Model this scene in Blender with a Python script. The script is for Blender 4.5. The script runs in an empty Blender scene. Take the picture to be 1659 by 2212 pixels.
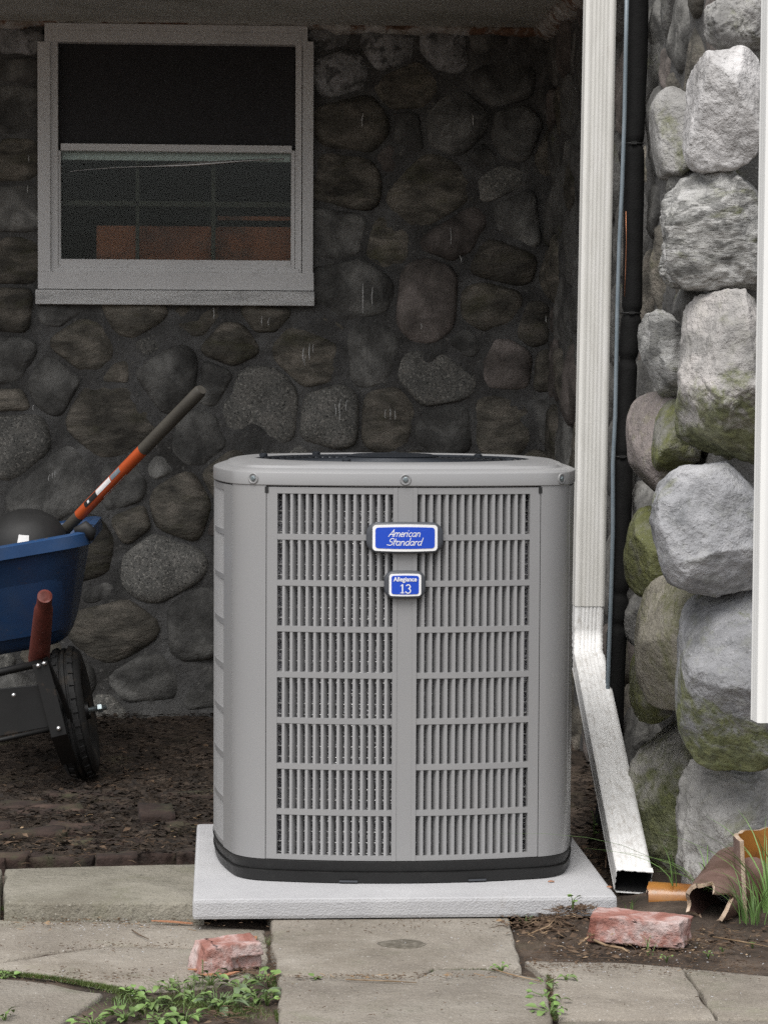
import bpy, bmesh, math, random
import numpy as np
from mathutils import Vector, Matrix, noise
R = math.radians
random.seed(7)
C = bpy.context.scene.collection
SC = bpy.context.scene

# ------------------------------------------------------------------ camera
F, CX, CY = 5527.0, 829.5, 1106.0          # focal length and centre in units of a 1659 x 2212 picture
CAMZ = 1.20
cam = bpy.data.cameras.new('camera'); camo = bpy.data.objects.new('camera', cam); C.objects.link(camo)
cam.sensor_fit = 'HORIZONTAL'; cam.sensor_width = 36; cam.lens = 36 * F / 1659.0
cam.clip_start = 0.05; cam.clip_end = 600
ROT = Matrix.Rotation(R(-3.63), 4, 'Z') @ Matrix.Rotation(R(90 - 3.17), 4, 'X') @ Matrix.Rotation(R(0.30), 4, 'Z')
camo.matrix_world = Matrix.Translation((0, 0, CAMZ)) @ ROT
SC.camera = camo

# ------------------------------------------------------------------ world, sun, exposure
SUN_EL, SUN_AZ = 60, 205                   # behind the camera, a little to its left
w = bpy.data.worlds.new('World'); SC.world = w; w.use_nodes = True
nt = w.node_tree; bg = nt.nodes['Background']
sky = nt.nodes.new('ShaderNodeTexSky'); sky.sky_type = 'NISHITA'; sky.sun_disc = False
sky.sun_elevation = R(SUN_EL); sky.sun_rotation = R(SUN_AZ); sky.dust_density = 4; sky.air_density = 1.0
hs = nt.nodes.new('ShaderNodeHueSaturation'); hs.inputs['Saturation'].default_value = 0.22
nt.links.new(sky.outputs[0], hs.inputs['Color']); nt.links.new(hs.outputs[0], bg.inputs[0])
bg.inputs[1].default_value = 0.15
sl = bpy.data.lights.new('sun', 'SUN'); so = bpy.data.objects.new('sun', sl); C.objects.link(so)
sl.energy = 1.3; sl.angle = R(40); sl.color = (1.0, 0.97, 0.92)
a_ = R(SUN_AZ)
sd = Vector((math.sin(a_) * math.cos(R(SUN_EL)), math.cos(a_) * math.cos(R(SUN_EL)), math.sin(R(SUN_EL))))
so.rotation_euler = sd.to_track_quat('Z', 'Y').to_euler()
SC.view_settings.view_transform = 'Standard'; SC.view_settings.look = 'None'
SC.view_settings.gamma = 1; SC.view_settings.use_curve_mapping = False
SC.view_settings.exposure = 0.45
SC.cycles.max_bounces = 8; SC.cycles.diffuse_bounces = 5
SC.cycles.use_denoising = False; SC.cycles.use_adaptive_sampling = False; SC.cycles.use_light_tree = False; SC.cycles.sample_clamp_indirect = 3.0

# ------------------------------------------------------------------ helpers
_R3 = ROT.to_3x3()
def ray(x, y): return _R3 @ Vector(((x - CX), -(y - CY), -F))
def at(x, y, D):
    d = ray(x, y); return Vector((0, 0, CAMZ)) + d * (D / d.y)
def atz(x, y, z):
    d = ray(x, y); return Vector((0, 0, CAMZ)) + d * ((z - CAMZ) / d.z)
def nz(p, s=1.0, seed=0.0): return noise.noise(Vector((p[0] * s + seed, p[1] * s - seed * .7, p[2] * s + seed * .3)))
def fbm(p, s=1.0, o=4, seed=0.0):
    v = 0; a = 1
    for i in range(o):
        v += a * nz(p, s, seed + i * 3.1); a *= .5; s *= 2.03
    return v

class MB:
    def __init__(s): s.v = []; s.f = []
    def add(s, vs, fs):
        n = len(s.v); s.v += [tuple(v) for v in vs]; s.f += [tuple(i + n for i in f) for f in fs]; return s
    def box(s, a, b):
        x0, y0, z0 = a; x1, y1, z1 = b
        return s.add([(x0,y0,z0),(x1,y0,z0),(x1,y1,z0),(x0,y1,z0),(x0,y0,z1),(x1,y0,z1),(x1,y1,z1),(x0,y1,z1)],
                     [(0,3,2,1),(4,5,6,7),(0,1,5,4),(1,2,6,5),(2,3,7,6),(3,0,4,7)])
    def loft(s, rings, closed=True, cap0=True, cap1=True):
        n = len(rings[0]); vs = [p for r in rings for p in r]; fs = []
        assert all(len(r) == n for r in rings), 'ring lengths'
        for i in range(len(rings) - 1):
            for j in range(n if closed else n - 1):
                k = (j + 1) % n
                fs.append((i*n+j, i*n+k, (i+1)*n+k, (i+1)*n+j))
        if cap0: fs.append(tuple(reversed(range(n))))
        if cap1: fs.append(tuple((len(rings)-1)*n + j for j in range(n)))
        return s.add(vs, fs)
    def tube(s, pts, rad, n=10, cap=True, up=Vector((0, 0, 1))):
        pts = [Vector(p) for p in pts]; rings = []
        if not hasattr(rad, '__len__'): rad = [rad] * len(pts)
        t0 = (pts[1] - pts[0]).normalized()
        u = t0.cross(up)
        if u.length < .01: u = t0.cross(Vector((1, 0, 0)))
        u.normalize()
        for i, p in enumerate(pts):
            t = (pts[min(i+1, len(pts)-1)] - pts[max(i-1, 0)]).normalized()
            u = (u - t * u.dot(t)).normalized(); v = t.cross(u)
            rings.append([p + (u * math.cos(a) + v * math.sin(a)) * rad[i] for a in [2*math.pi*k/n for k in range(n)]])
        return s.loft(rings, True, cap, cap)
    def lathe(s, prof, n=32, c=(0, 0, 0), ax=None):
        m = (ax.to_track_quat('Z', 'Y').to_matrix() if ax is not None else Matrix.Identity(3)); c = Vector(c)
        rings = [[c + m @ Vector((r*math.cos(2*math.pi*k/n), r*math.sin(2*math.pi*k/n), z)) for k in range(n)] for r, z in prof]
        return s.loft(rings, True, True, True)
    def build(s, name, m=None, parent=None, smooth=False, auto=None, bevel=0):
        me = bpy.data.meshes.new(name); me.from_pydata(s.v, [], s.f)
        bm = bmesh.new(); bm.from_mesh(me)
        if bevel:
            es = [e for e in bm.edges if len(e.link_faces) == 2 and e.calc_face_angle(0) > .6]
            bmesh.ops.bevel(bm, geom=es, offset=bevel, segments=2, affect='EDGES', profile=.6)
        bmesh.ops.recalc_face_normals(bm, faces=bm.faces)
        if auto is not None:
            for f in bm.faces: f.smooth = True
            for e in bm.edges:
                if len(e.link_faces) == 2 and e.calc_face_angle(0) > R(auto): e.smooth = False
        elif smooth:
            for f in bm.faces: f.smooth = True
        bm.to_mesh(me); bm.free()
        if m: me.materials.append(m)
        o = bpy.data.objects.new(name, me); C.objects.link(o)
        if parent: o.parent = parent
        return o
def empty(name, loc=(0, 0, 0)):
    o = bpy.data.objects.new(name, None); C.objects.link(o); o.location = loc
    o.empty_display_size = .05; return o
def tag(o, label=None, cat=None, group=None, kind=None):
    if label: o['label'] = label
    if cat: o['category'] = cat
    if group: o['group'] = group
    if kind: o['kind'] = kind
    return o
def inst(name, me, parent, mat4):
    o = bpy.data.objects.new(name, me); C.objects.link(o); o.parent = parent; o.matrix_local = mat4; return o

# ------------------------------------------------------------------ materials
def srgb(r, g, b):
    f = lambda c: (c/255/12.92 if c/255 <= .04045 else ((c/255+.055)/1.055)**2.4)
    return (f(r), f(g), f(b))
def mat(name, cols, scale=6.0, rough=.8, metal=0.0, bump=0.0, bscale=60.0, rnd=0.0, layers=(), stretch=(1,1,1), spec=.5,
        roughvar=0.0, coat=0.0, detail=6, bdetail=5, macro=0.0, gen=False, midbump=0.0, lowmoss=None):
    m = bpy.data.materials.new(name); m.use_nodes = True; t = m.node_tree; N = t.nodes; L = t.links
    b = N['Principled BSDF']
    tc = N.new('ShaderNodeTexCoord'); src = tc.outputs['Object']
    oi = N.new('ShaderNodeObjectInfo')
    mp = N.new('ShaderNodeMapping'); mp.inputs['Scale'].default_value = stretch
    mul = N.new('ShaderNodeMath'); mul.operation = 'MULTIPLY'; mul.inputs[1].default_value = 37.0 if rnd else 0.0
    L.new(oi.outputs['Random'], mul.inputs[0])
    cb = N.new('ShaderNodeCombineXYZ')
    for i in range(3): L.new(mul.outputs[0], cb.inputs[i])
    L.new(src, mp.inputs['Vector']); L.new(cb.outputs[0], mp.inputs['Location'])
    def ntex(sc, det=detail, ro=.6, dist=0.0):
        n = N.new('ShaderNodeTexNoise'); n.inputs['Scale'].default_value = sc; n.inputs['Detail'].default_value = det
        n.inputs['Roughness'].default_value = ro; n.inputs['Distortion'].default_value = dist
        L.new(mp.outputs[0], n.inputs['Vector']); return n
    n1 = ntex(scale, dist=.4)
    cr = N.new('ShaderNodeValToRGB'); k = len(cols); e = cr.color_ramp.elements
    while len(e) < k: e.new(.5)
    for i, c in enumerate(cols):
        e[i].position = .32 + .36 * (i / max(1, k-1)); e[i].color = (*c, 1)
    if k == 1: e[1].color = (*cols[0], 1)
    L.new(n1.outputs[0], cr.inputs[0]); col = cr.outputs[0]
    for (c, sc, lo, hi, amt) in layers:       # colour, noise scale, threshold range, amount
        n = ntex(sc, 5, .65, .3)
        mr = N.new('ShaderNodeMapRange'); mr.inputs[1].default_value = lo; mr.inputs[2].default_value = hi; mr.inputs[4].default_value = amt
        L.new(n.outputs[0], mr.inputs[0])
        mx = N.new('ShaderNodeMix'); mx.data_type = 'RGBA'
        L.new(mr.outputs[0], mx.inputs[0]); L.new(col, mx.inputs[6]); mx.inputs[7].default_value = (*c, 1); col = mx.outputs[2]
    if lowmoss:                               # moss on the lower part of the stone: (z from, z to, amount)
        sx = N.new('ShaderNodeSeparateXYZ'); L.new(src, sx.inputs[0])
        mz = N.new('ShaderNodeMapRange'); mz.inputs[1].default_value = lowmoss[0]; mz.inputs[2].default_value = lowmoss[1]; L.new(sx.outputs[2], mz.inputs[0])
        n = ntex(11, 6, .7, .5); ad = N.new('ShaderNodeMath'); ad.operation = 'MULTIPLY_ADD'; L.new(mz.outputs[0], ad.inputs[0]); ad.inputs[1].default_value = .30; L.new(n.outputs[0], ad.inputs[2])
        mr = N.new('ShaderNodeMapRange'); mr.inputs[1].default_value = .62; mr.inputs[2].default_value = .76; mr.inputs[4].default_value = lowmoss[2]; L.new(ad.outputs[0], mr.inputs[0])
        n2 = ntex(45, 4, .7); c2 = N.new('ShaderNodeValToRGB'); c2.color_ramp.elements[0].position = .35; c2.color_ramp.elements[0].color = (.07,.085,.02,1); c2.color_ramp.elements[1].position = .65; c2.color_ramp.elements[1].color = (.20,.22,.075,1)
        L.new(n2.outputs[0], c2.inputs[0]); mx = N.new('ShaderNodeMix'); mx.data_type = 'RGBA'; L.new(mr.outputs[0], mx.inputs[0]); L.new(col, mx.inputs[6]); L.new(c2.outputs[0], mx.inputs[7]); col = mx.outputs[2]
    if rnd:
        h = N.new('ShaderNodeHueSaturation'); L.new(col, h.inputs['Color'])
        mr = N.new('ShaderNodeMapRange'); mr.inputs[3].default_value = 1 - rnd; mr.inputs[4].default_value = 1 + rnd
        L.new(oi.outputs['Random'], mr.inputs[0]); L.new(mr.outputs[0], h.inputs['Value']); col = h.outputs[0]
    L.new(col, b.inputs['Base Color'])
    b.inputs['Metallic'].default_value = metal; b.inputs['Roughness'].default_value = rough
    b.inputs['Specular IOR Level'].default_value = spec
    if coat: b.inputs['Coat Weight'].default_value = coat; b.inputs['Coat Roughness'].default_value = .15
    if roughvar:
        n = ntex(scale * 2.7, 4); mr = N.new('ShaderNodeMapRange'); mr.inputs[1].default_value = .3; mr.inputs[2].default_value = .7
        mr.inputs[3].default_value = max(.02, rough - roughvar); mr.inputs[4].default_value = min(1, rough + roughvar)
        L.new(n.outputs[0], mr.inputs[0]); L.new(mr.outputs[0], b.inputs['Roughness'])
    prev = None
    if bump or midbump:
        for st, s2, dd in ((midbump, bscale * .22, .02), (bump, bscale, .006)):
            if not st: continue
            n = ntex(s2, bdetail, .65); bp = N.new('ShaderNodeBump'); bp.inputs['Strength'].default_value = st
            bp.inputs['Distance'].default_value = dd
            L.new(n.outputs[0], bp.inputs['Height'])
            if prev: L.new(prev, bp.inputs['Normal'])
            prev = bp.outputs[0]
        L.new(prev, b.inputs['Normal'])
    return m
M = {}
# back wall stones: dark, damp field stone
g = lambda v, t=(1, 1, 1): (v*t[0], v*t[1], v*t[2])
M['stone_grey'] = mat('stone_grey', [g(.055,(1,.98,.92)), g(.13,(1,.98,.92)), g(.27,(1,.98,.92))], 9, .85, bump=.6, bscale=70, rnd=.3, midbump=.7,
                      layers=[((.03,.03,.03), 4, .5, .7, .5), ((.17,.17,.15), 45, .62, .72, .5)])
M['stone_brown'] = mat('stone_brown', [g(.045,(1.05,.96,.80)), g(.12,(1.06,.97,.80)), g(.24,(1.08,.96,.80))], 8, .85, bump=.6, bscale=60, rnd=.3, midbump=.8, stretch=(1,1,2.2),
                      layers=[((.075,.075,.03), 6, .55, .7, .5), ((.02,.018,.016), 14, .55, .75, .6)])
M['stone_pink'] = mat('stone_pink', [g(.06,(1.08,.95,.86)), g(.14,(1.1,.95,.86)), g(.25,(1.1,.95,.88))], 10, .85, bump=.5, bscale=70, rnd=.25, midbump=.6,
                      layers=[((.03,.028,.025), 6, .5, .75, .6)])
M['stone_speckle'] = mat('stone_speckle', [g(.12,(1,.98,.9)), g(.17,(1,.98,.9)), g(.23,(1.02,.97,.88))], 14, .8, bump=.5, bscale=120, rnd=.2,
                      layers=[((.42,.40,.36), 110, .54, .62, .8), ((.015,.015,.015), 150, .56, .62, .85)])
M['stone_pale'] = mat('stone_pale', [g(.16), g(.32), g(.5,(1,1,1.02))], 16, .8, bump=.7, bscale=70, rnd=.15, midbump=.9,
                      layers=[((.05,.05,.048), 22, .52, .62, .8)])
M['mortar'] = mat('mortar', [g(.06,(1,.98,.93)), g(.105,(1,.98,.95)), g(.17,(1,.99,.96))], 7, .9, bump=.8, bscale=90, midbump=.8,
                  layers=[((.04,.037,.033), 3, .5, .7, .6), ((.26,.25,.23), 55, .6, .68, .5)])
M['ceiling'] = mat('ceiling_concrete', [g(.58,(1,1,.91)), g(.64,(1,1,.93)), g(.68,(1,1,.94))], 2.2, .9, bump=.25, bscale=70,
                   layers=[((.22,.23,.18), 1.3, .5, .7, .6)])
# outdoor boulders
def boulder(name, cols, moss=0, extra=(), **k):
    ly = list(extra)
    if moss: ly += [((.115,.125,.035), 7, .60 - .17*moss, .74 - .17*moss, .85), ((.17,.18,.055), 26, .52, .66, .6*moss)]
    ly += [((.06,.06,.055), 95, .60, .68, .45), ((.62,.62,.6), 60, .68, .72, .6), ((.55,.55,.54), 170, .62, .67, .45)]
    return mat(name, cols, k.pop('scale', 9), .85, bump=1.0, bscale=75, midbump=.9, rnd=.08, layers=ly, **k)
M['b_pale'] = boulder('boulder_pale', [g(.38,(1,.97,.95)), g(.58,(1,.98,.97)), g(.70,(1,.97,.96))], 0, [((.2,.19,.18), 5, .5, .65, .6)])
M['b_blue'] = boulder('boulder_bluegrey', [g(.17,(.98,.99,1.02)), g(.3,(.98,.99,1.03)), g(.44,(.99,.99,1.02))], .15, [((.08,.085,.09), 16, .52, .66, .55)])
M['b_grey'] = boulder('boulder_grey', [g(.17,(1,.98,.94)), g(.29,(1,.98,.94)), g(.42,(1,.98,.95))], .15)
M['b_band'] = boulder('boulder_banded', [g(.2,(1,1,.97)), g(.38,(1,.99,.95)), g(.56,(1,.99,.97))], .1, [((.1,.1,.095), 10, .5, .56, .7)], stretch=(1,1,2.6))
M['b_moss'] = boulder('boulder_mossy', [g(.13,(1,.98,.85)), g(.2,(1,.97,.86)), g(.28,(1,.97,.88))], 1.2)
M['b_half'] = boulder('boulder_part_mossy', [g(.2,(1,.98,.94)), g(.4,(1,.96,.92)), g(.62,(1,.94,.90))], .15, lowmoss=(.04, -.12, .8))
M['b_moss2'] = boulder('boulder_blue_mossy', [g(.15,(.98,.99,1.02)), g(.25,(.98,.99,1.03)), g(.36,(.99,.99,1.02))], .2, [((.06,.065,.07), 14, .52, .68, .5)], lowmoss=(.02, -.16, .85))
M['b_half2'] = boulder('boulder_olive', [g(.22,(1,.98,.9)), g(.36,(1,.97,.9)), g(.5,(1,.97,.9))], .6, [((.10,.095,.08), 10, .54, .68, .5)], lowmoss=(.25, -.1, .8))
M['b_grey2'] = boulder('boulder_dull', [g(.08,(1,.98,.92)), g(.13,(1,.98,.93)), g(.19,(1,.98,.93))], .1)
M['b_pink'] = boulder('boulder_pinkish', [g(.13,(1.1,.97,.9)), g(.2,(1.12,.96,.9)), g(.26,(1.1,.97,.92))], .35)
M['b_tan'] = boulder('boulder_tan', [g(.17,(1.05,.98,.8)), g(.26,(1.06,.98,.8)), g(.36,(1.05,.98,.84))], .55)

M['unit'] = mat('grey_unit_paint', [g(.265,(1,1,1.01)), g(.28,(1,1,1.01))], 3, .42, bump=.05, bscale=500, spec=.5, coat=.25, layers=[((.34,.33,.31), 2.2, .5, .7, .18), ((.2,.19,.18), 60, .68, .74, .25)])
M['unit_in'] = mat('grey_unit_slats', [g(.31,(1,1,1.01)), g(.33,(1,1,1.01))], 3, .45, bump=.03, bscale=500)
M['base'] = mat('black_base_pan', [g(.007), g(.012)], 8, .5, bump=.15, bscale=90, roughvar=.1, layers=[((.06,.06,.055), 9, .6, .8, .35)])
M['fan'] = mat('dark_fan_guard', [g(.02,(.8,.95,1.2)), g(.03,(.8,.95,1.2))], 8, .4, metal=.3)
M['coil'] = mat('spiny_coil', [g(.16,(1,1,1.05)), g(.42,(1,1,1.08)), g(.9,(1,1,1.05))], 260, .4, metal=.15, bump=1.0, bscale=320, detail=2,  # bright noise specks put the glints of the fins into the colour
                layers=[((.01,.01,.01), 18, .45, .7, .7)])
M['chrome'] = mat('bright_metal', [g(.75), g(.85)], 30, .18, metal=.9, roughvar=.1)
M['screw'] = mat('screw_metal', [g(.25,(.85,1,1.05)), g(.35,(.85,1,1.05))], 30, .35, metal=.8)
M['badge'] = mat('badge_grey', [(.055,.06,.07), (.065,.07,.08)], 8, .45)
M['blue'] = mat('badge_blue', [(.012,.065,.50), (.013,.07,.52)], 8, .35)
M['white'] = mat('white_print', [g(.85)], 8, .5)
M['pad'] = mat('pad_concrete', [g(.40,(1,1,1.03)), g(.45,(1,1,1.02)), g(.49,(1,1,1.02))], 3.5, .85, bump=.6, bscale=260, bdetail=3,
               layers=[((.33,.32,.3), 3, .58, .75, .35), ((.2,.2,.2), 120, .70, .74, .5), ((.27,.24,.20), 9, .60, .74, .4), ((.6,.6,.6), 200, .58, .66, .35)])
M['paver'] = mat('weathered_concrete', [(.20,.175,.145), (.27,.24,.20), (.34,.31,.265)], 4.2, .9, bump=.8, bscale=130, midbump=.35, rnd=.07,
                 layers=[((.13,.11,.08), 2.6, .48, .66, .6), ((.10,.105,.06), 5, .58, .74, .5), ((.6,.58,.54), 130, .64, .68, .75), ((.08,.07,.06), 95, .60, .68, .6), ((.42,.38,.33), 210, .56, .64, .5), ((.10,.085,.07), 240, .56, .64, .5), ((.19,.20,.12), 6, .58, .75, .4), ((.48,.45,.4), 34, .68, .72, .35)])
M['paver_damp'] = mat('damp_concrete', [(.15,.135,.105), (.215,.20,.16), (.28,.26,.215)], 5, .9, bump=.9, bscale=120, midbump=.5, rnd=.06,
                 layers=[((.12,.12,.06), 9, .54, .7, .4), ((.5,.48,.43), 120, .65, .69, .7), ((.05,.045,.035), 60, .58, .7, .6), ((.34,.32,.27), 220, .56, .64, .5), ((.06,.055,.04), 200, .56, .64, .5)])
M['soil'] = mat('soil', [(.026,.019,.013), (.066,.047,.034), (.14,.105,.08)], 7, .95, bump=1.0, bscale=90, midbump=1.0,
                layers=[((.22,.18,.13), 60, .62, .7, .5), ((.5,.48,.43), 140, .69, .71, .7), ((.05,.06,.02), 3.5, .58, .72, .5)])
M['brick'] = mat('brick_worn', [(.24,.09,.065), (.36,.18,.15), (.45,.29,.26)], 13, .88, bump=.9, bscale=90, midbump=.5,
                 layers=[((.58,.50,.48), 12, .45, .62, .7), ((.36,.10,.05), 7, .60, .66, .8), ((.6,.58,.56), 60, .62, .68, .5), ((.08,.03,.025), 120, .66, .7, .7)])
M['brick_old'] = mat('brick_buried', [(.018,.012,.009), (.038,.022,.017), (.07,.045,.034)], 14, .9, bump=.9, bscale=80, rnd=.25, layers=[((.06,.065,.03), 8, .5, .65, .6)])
M['alu'] = mat('downspout_white', [(.68,.67,.63), (.74,.73,.69), (.78,.77,.74)], 5, .42, bump=.05, bscale=60, stretch=(6,6,1), roughvar=.08,
               layers=[((.36,.32,.27), 7, .58, .78, .35), ((.08,.06,.04), 75, .735, .755, .9)])
M['alu_dirty'] = mat('downspout_dirty', [(.76,.76,.75), (.84,.84,.83), (.87,.87,.86)], 7, .6, bump=.1, bscale=80, stretch=(5,2,2),
               layers=[((.34,.30,.25), 16, .5, .7, .5), ((.45,.24,.12), 60, .64, .70, .7), ((.08,.06,.04), 85, .70, .73, .9)])
M['alu_clean'] = mat('downspout_clean', [(.80,.80,.78), (.84,.84,.82)], 5, .4, layers=[((.2,.15,.1), 50, .74, .76, .8)])
M['foam'] = mat('pipe_foam', [g(.006), g(.011)], 30, .85, bump=.4, bscale=220, spec=.25)
M['conduit'] = mat('grey_conduit', [(.16,.20,.23), (.22,.26,.29)], 20, .4, bump=.1, bscale=80)
M['copper'] = mat('copper', [(.35,.15,.08)], 20, .4, metal=.8)
M['black'] = mat('black_plastic', [g(.010), g(.018)], 15, .65, bump=.1, bscale=90)
M['rubber'] = mat('tyre_rubber', [g(.010), g(.02)], 15, .75, bump=.4, bscale=80, layers=[((.06,.045,.03), 14, .52, .66, .6)])
M['steel'] = mat('black_steel', [g(.006), g(.010)], 15, .5, layers=[((.08,.05,.03), 20, .62, .7, .4)])
M['tray'] = mat('blue_tray', [(.016,.052,.14), (.022,.066,.17), (.034,.085,.20)], 4, .42, layers=[((.07,.09,.13), 6, .5, .75, .45), ((.12,.10,.08), 30, .62, .7, .5)], bump=.08, bscale=60)
M['wood_red'] = mat('red_brown_wood', [(.10,.025,.018), (.18,.04,.028)], 9, .6, stretch=(4,4,1), bump=.3, bscale=60)
M['orange'] = mat('orange_fibre', [(.44,.075,.016), (.52,.09,.02)], 9, .45)
M['grip'] = mat('grey_grip', [(.055,.05,.042), (.075,.068,.055)], 9, .6, bump=.2, bscale=60)
M['vinyl'] = mat('window_vinyl', [(.74,.73,.72), (.80,.79,.78), (.83,.82,.81)], 4, .5, bump=.15, bscale=50, layers=[((.2,.18,.15), 30, .62, .72, .35), ((.05,.045,.04), 60, .72, .74, .7)])
M['wood_sill'] = mat('sill_wood', [(.6,.6,.59), (.78,.775,.76), (.84,.835,.82)], 6, .7, stretch=(1,1,9), bump=.5, bscale=70, layers=[((.12,.11,.1), 25, .66, .7, .5)])
M['screen'] = mat('insect_screen', [(.020,.019,.021), (.028,.026,.029)], 40, .55, bump=.3, bscale=900)
M['room'] = mat('room_dark', [(.05,.055,.045), (.08,.085,.07)], 3, .9)
M['rust'] = mat('orange_board', [(.16,.05,.03), (.34,.10,.045), (.42,.13,.06)], 4, .8, layers=[((.05,.035,.03), 5, .5, .65, .6)])
M['curtain'] = mat('dark_muntin', [(.07,.06,.045)], 5, .8)
M['crust'] = mat('lime_crust', [(.35,.3,.25), (.6,.58,.55), (.78,.77,.75)], 14, .85, bump=.8, bscale=60,
                 layers=[((.22,.09,.035), 12, .50, .58, .85), ((.10,.055,.03), 24, .6, .66, .7)])
M['drip'] = mat('white_drip', [(.55,.55,.54), (.8,.8,.78)], 30, .7)
M['clay'] = mat('glazed_clay_outer', [(.10,.06,.045), (.19,.12,.10), (.28,.20,.17)], 8, .6, bump=.3, bscale=60, layers=[((.07,.035,.025), 5, .5, .65, .6)])
M['clay_in'] = mat('glazed_clay_inner', [(.07,.035,.03), (.13,.07,.055)], 10, .7, bump=.5, bscale=60)
M['glaze'] = mat('orange_glaze', [(.22,.085,.02), (.34,.14,.03), (.42,.2,.05)], 7, .3, coat=.4, layers=[((.10,.045,.02), 9, .5, .66, .75), ((.2,.15,.1), 40, .6, .68, .6)])
M['clay_edge'] = mat('broken_clay_edge', [(.40,.28,.18), (.62,.5,.4)], 30, .85, bump=.8, bscale=60)
def leafmat(name, a, b, rnd=.25):
    m = mat(name, [a, b], 18, .5, bump=.3, bscale=60, rnd=rnd)
    bs = m.node_tree.nodes['Principled BSDF']; bs.inputs['Subsurface Weight'].default_value = 0
    return m
M['leaf'] = leafmat('weed_leaf', (.10,.165,.045), (.16,.24,.075))
M['leaf_light'] = leafmat('weed_leaf_light', (.13,.22,.055), (.19,.30,.09))
M['leaf_grey'] = leafmat('weed_leaf_grey', (.09,.13,.065), (.15,.20,.11))
M['grass'] = leafmat('grass_blade', (.10,.19,.05), (.17,.29,.085))
M['moss'] = leafmat('moss_green', (.045,.065,.015), (.10,.14,.03))
M['dark_moss'] = mat('dark_moss', [(.08,.07,.05), (.13,.115,.09), (.21,.19,.155)], 60, .95, bump=.8, bscale=200)
M['dry'] = mat('dry_litter', [(.16,.10,.05), (.28,.19,.11), (.42,.31,.2)], 25, .85, rnd=.3)
M['litter_dark'] = mat('dark_litter', [(.045,.028,.016), (.09,.055,.032), (.16,.11,.07)], 25, .85)
M['chip'] = mat('bark_chip', [(.33,.14,.07), (.46,.23,.13)], 25, .8, stretch=(1,6,1), bump=.5, bscale=90)
def glassmat(name, rough=.03, tint=(.9,.95,.93)):
    m = bpy.data.materials.new(name); m.use_nodes = True; t = m.node_tree; N = t.nodes; L = t.links
    N.remove(N['Principled BSDF'])
    tr = N.new('ShaderNodeBsdfTransparent'); tr.inputs[0].default_value = (*tint, 1)
    gl = N.new('ShaderNodeBsdfGlossy'); gl.inputs['Roughness'].default_value = rough
    fr = N.new('ShaderNodeFresnel'); fr.inputs['IOR'].default_value = 1.28
    ns = N.new('ShaderNodeTexNoise'); ns.inputs['Scale'].default_value = 5; bp = N.new('ShaderNodeBump'); bp.inputs['Strength'].default_value = .06; bp.inputs['Distance'].default_value=.01
    L.new(ns.outputs[0], bp.inputs['Height']); L.new(bp.outputs[0], gl.inputs['Normal'])
    mx = N.new('ShaderNodeMixShader'); L.new(fr.outputs[0], mx.inputs[0]); L.new(tr.outputs[0], mx.inputs[1]); L.new(gl.outputs[0], mx.inputs[2])
    L.new(mx.outputs[0], N['Material Output'].inputs[0]); return m
M['glass'] = glassmat('window_glass', .10)

# ------------------------------------------------------------------ key places (metres)
YW = 8.80                       # back wall plane
XS = 1.13                       # side wall plane
ZC = at(1170, 62, YW).z        # ceiling underside
YP = 5.62                       # front of the porch slab / pier

# ------------------------------------------------------------------ ground
def axis(lo, hi, step, far, sgn):
    a = list(np.arange(lo, hi, step)); s = step; x = a[-1]; up = []
    while x < far: s *= 1.35; x += s; up.append(x)
    s = step; x = a[0]; dn = []
    while x > -far: s *= 1.35; x -= s; dn.append(x)
    return dn[::-1] + a + up
xs = axis(-.95, 1.6, .016, 160, 1); ys = axis(4.3, 8.9, .02, 160, 1)
def gz(x, y):
    p = (x, y, 0)
    z = .004 * fbm(p, 9, 3) + .0035 * nz(p, 40)
    if y > 6.05: z += min(1, (y - 6.05) / .8) * (.018 * nz(p, 2.2, 5) + .012 * nz(p, 12, 2))
    # mound of earth beside the pad and under the clay pipes
    z += .042 * math.exp(-(((x - .74) / .11) ** 2 + ((y - 5.30) / .05) ** 2))
    z += .028 * math.exp(-(((x - 1.12) / .22) ** 2 + ((y - 5.42) / .22) ** 2))
    z += .02 * math.exp(-(((x - 1.0) / .10) ** 2 + ((y - 5.75) / .3) ** 2))
    return z
gv = []; 
for y in ys:
    for x in xs:
        near = (-1.2 < x < 2 and 4 < y < 9.2)
        gv.append((x, y, gz(x, y) if near else 0))
nx = len(xs)
gf = [(j*nx+i, j*nx+i+1, (j+1)*nx+i+1, (j+1)*nx+i) for j in range(len(ys)-1) for i in range(nx-1)]
gm = MB(); gm.v = gv; gm.f = gf
ground = gm.build('ground', M['soil'], smooth=True); tag(ground, 'bare brown soil with crumbs and litter between the paving slabs', kind='structure')

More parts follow.
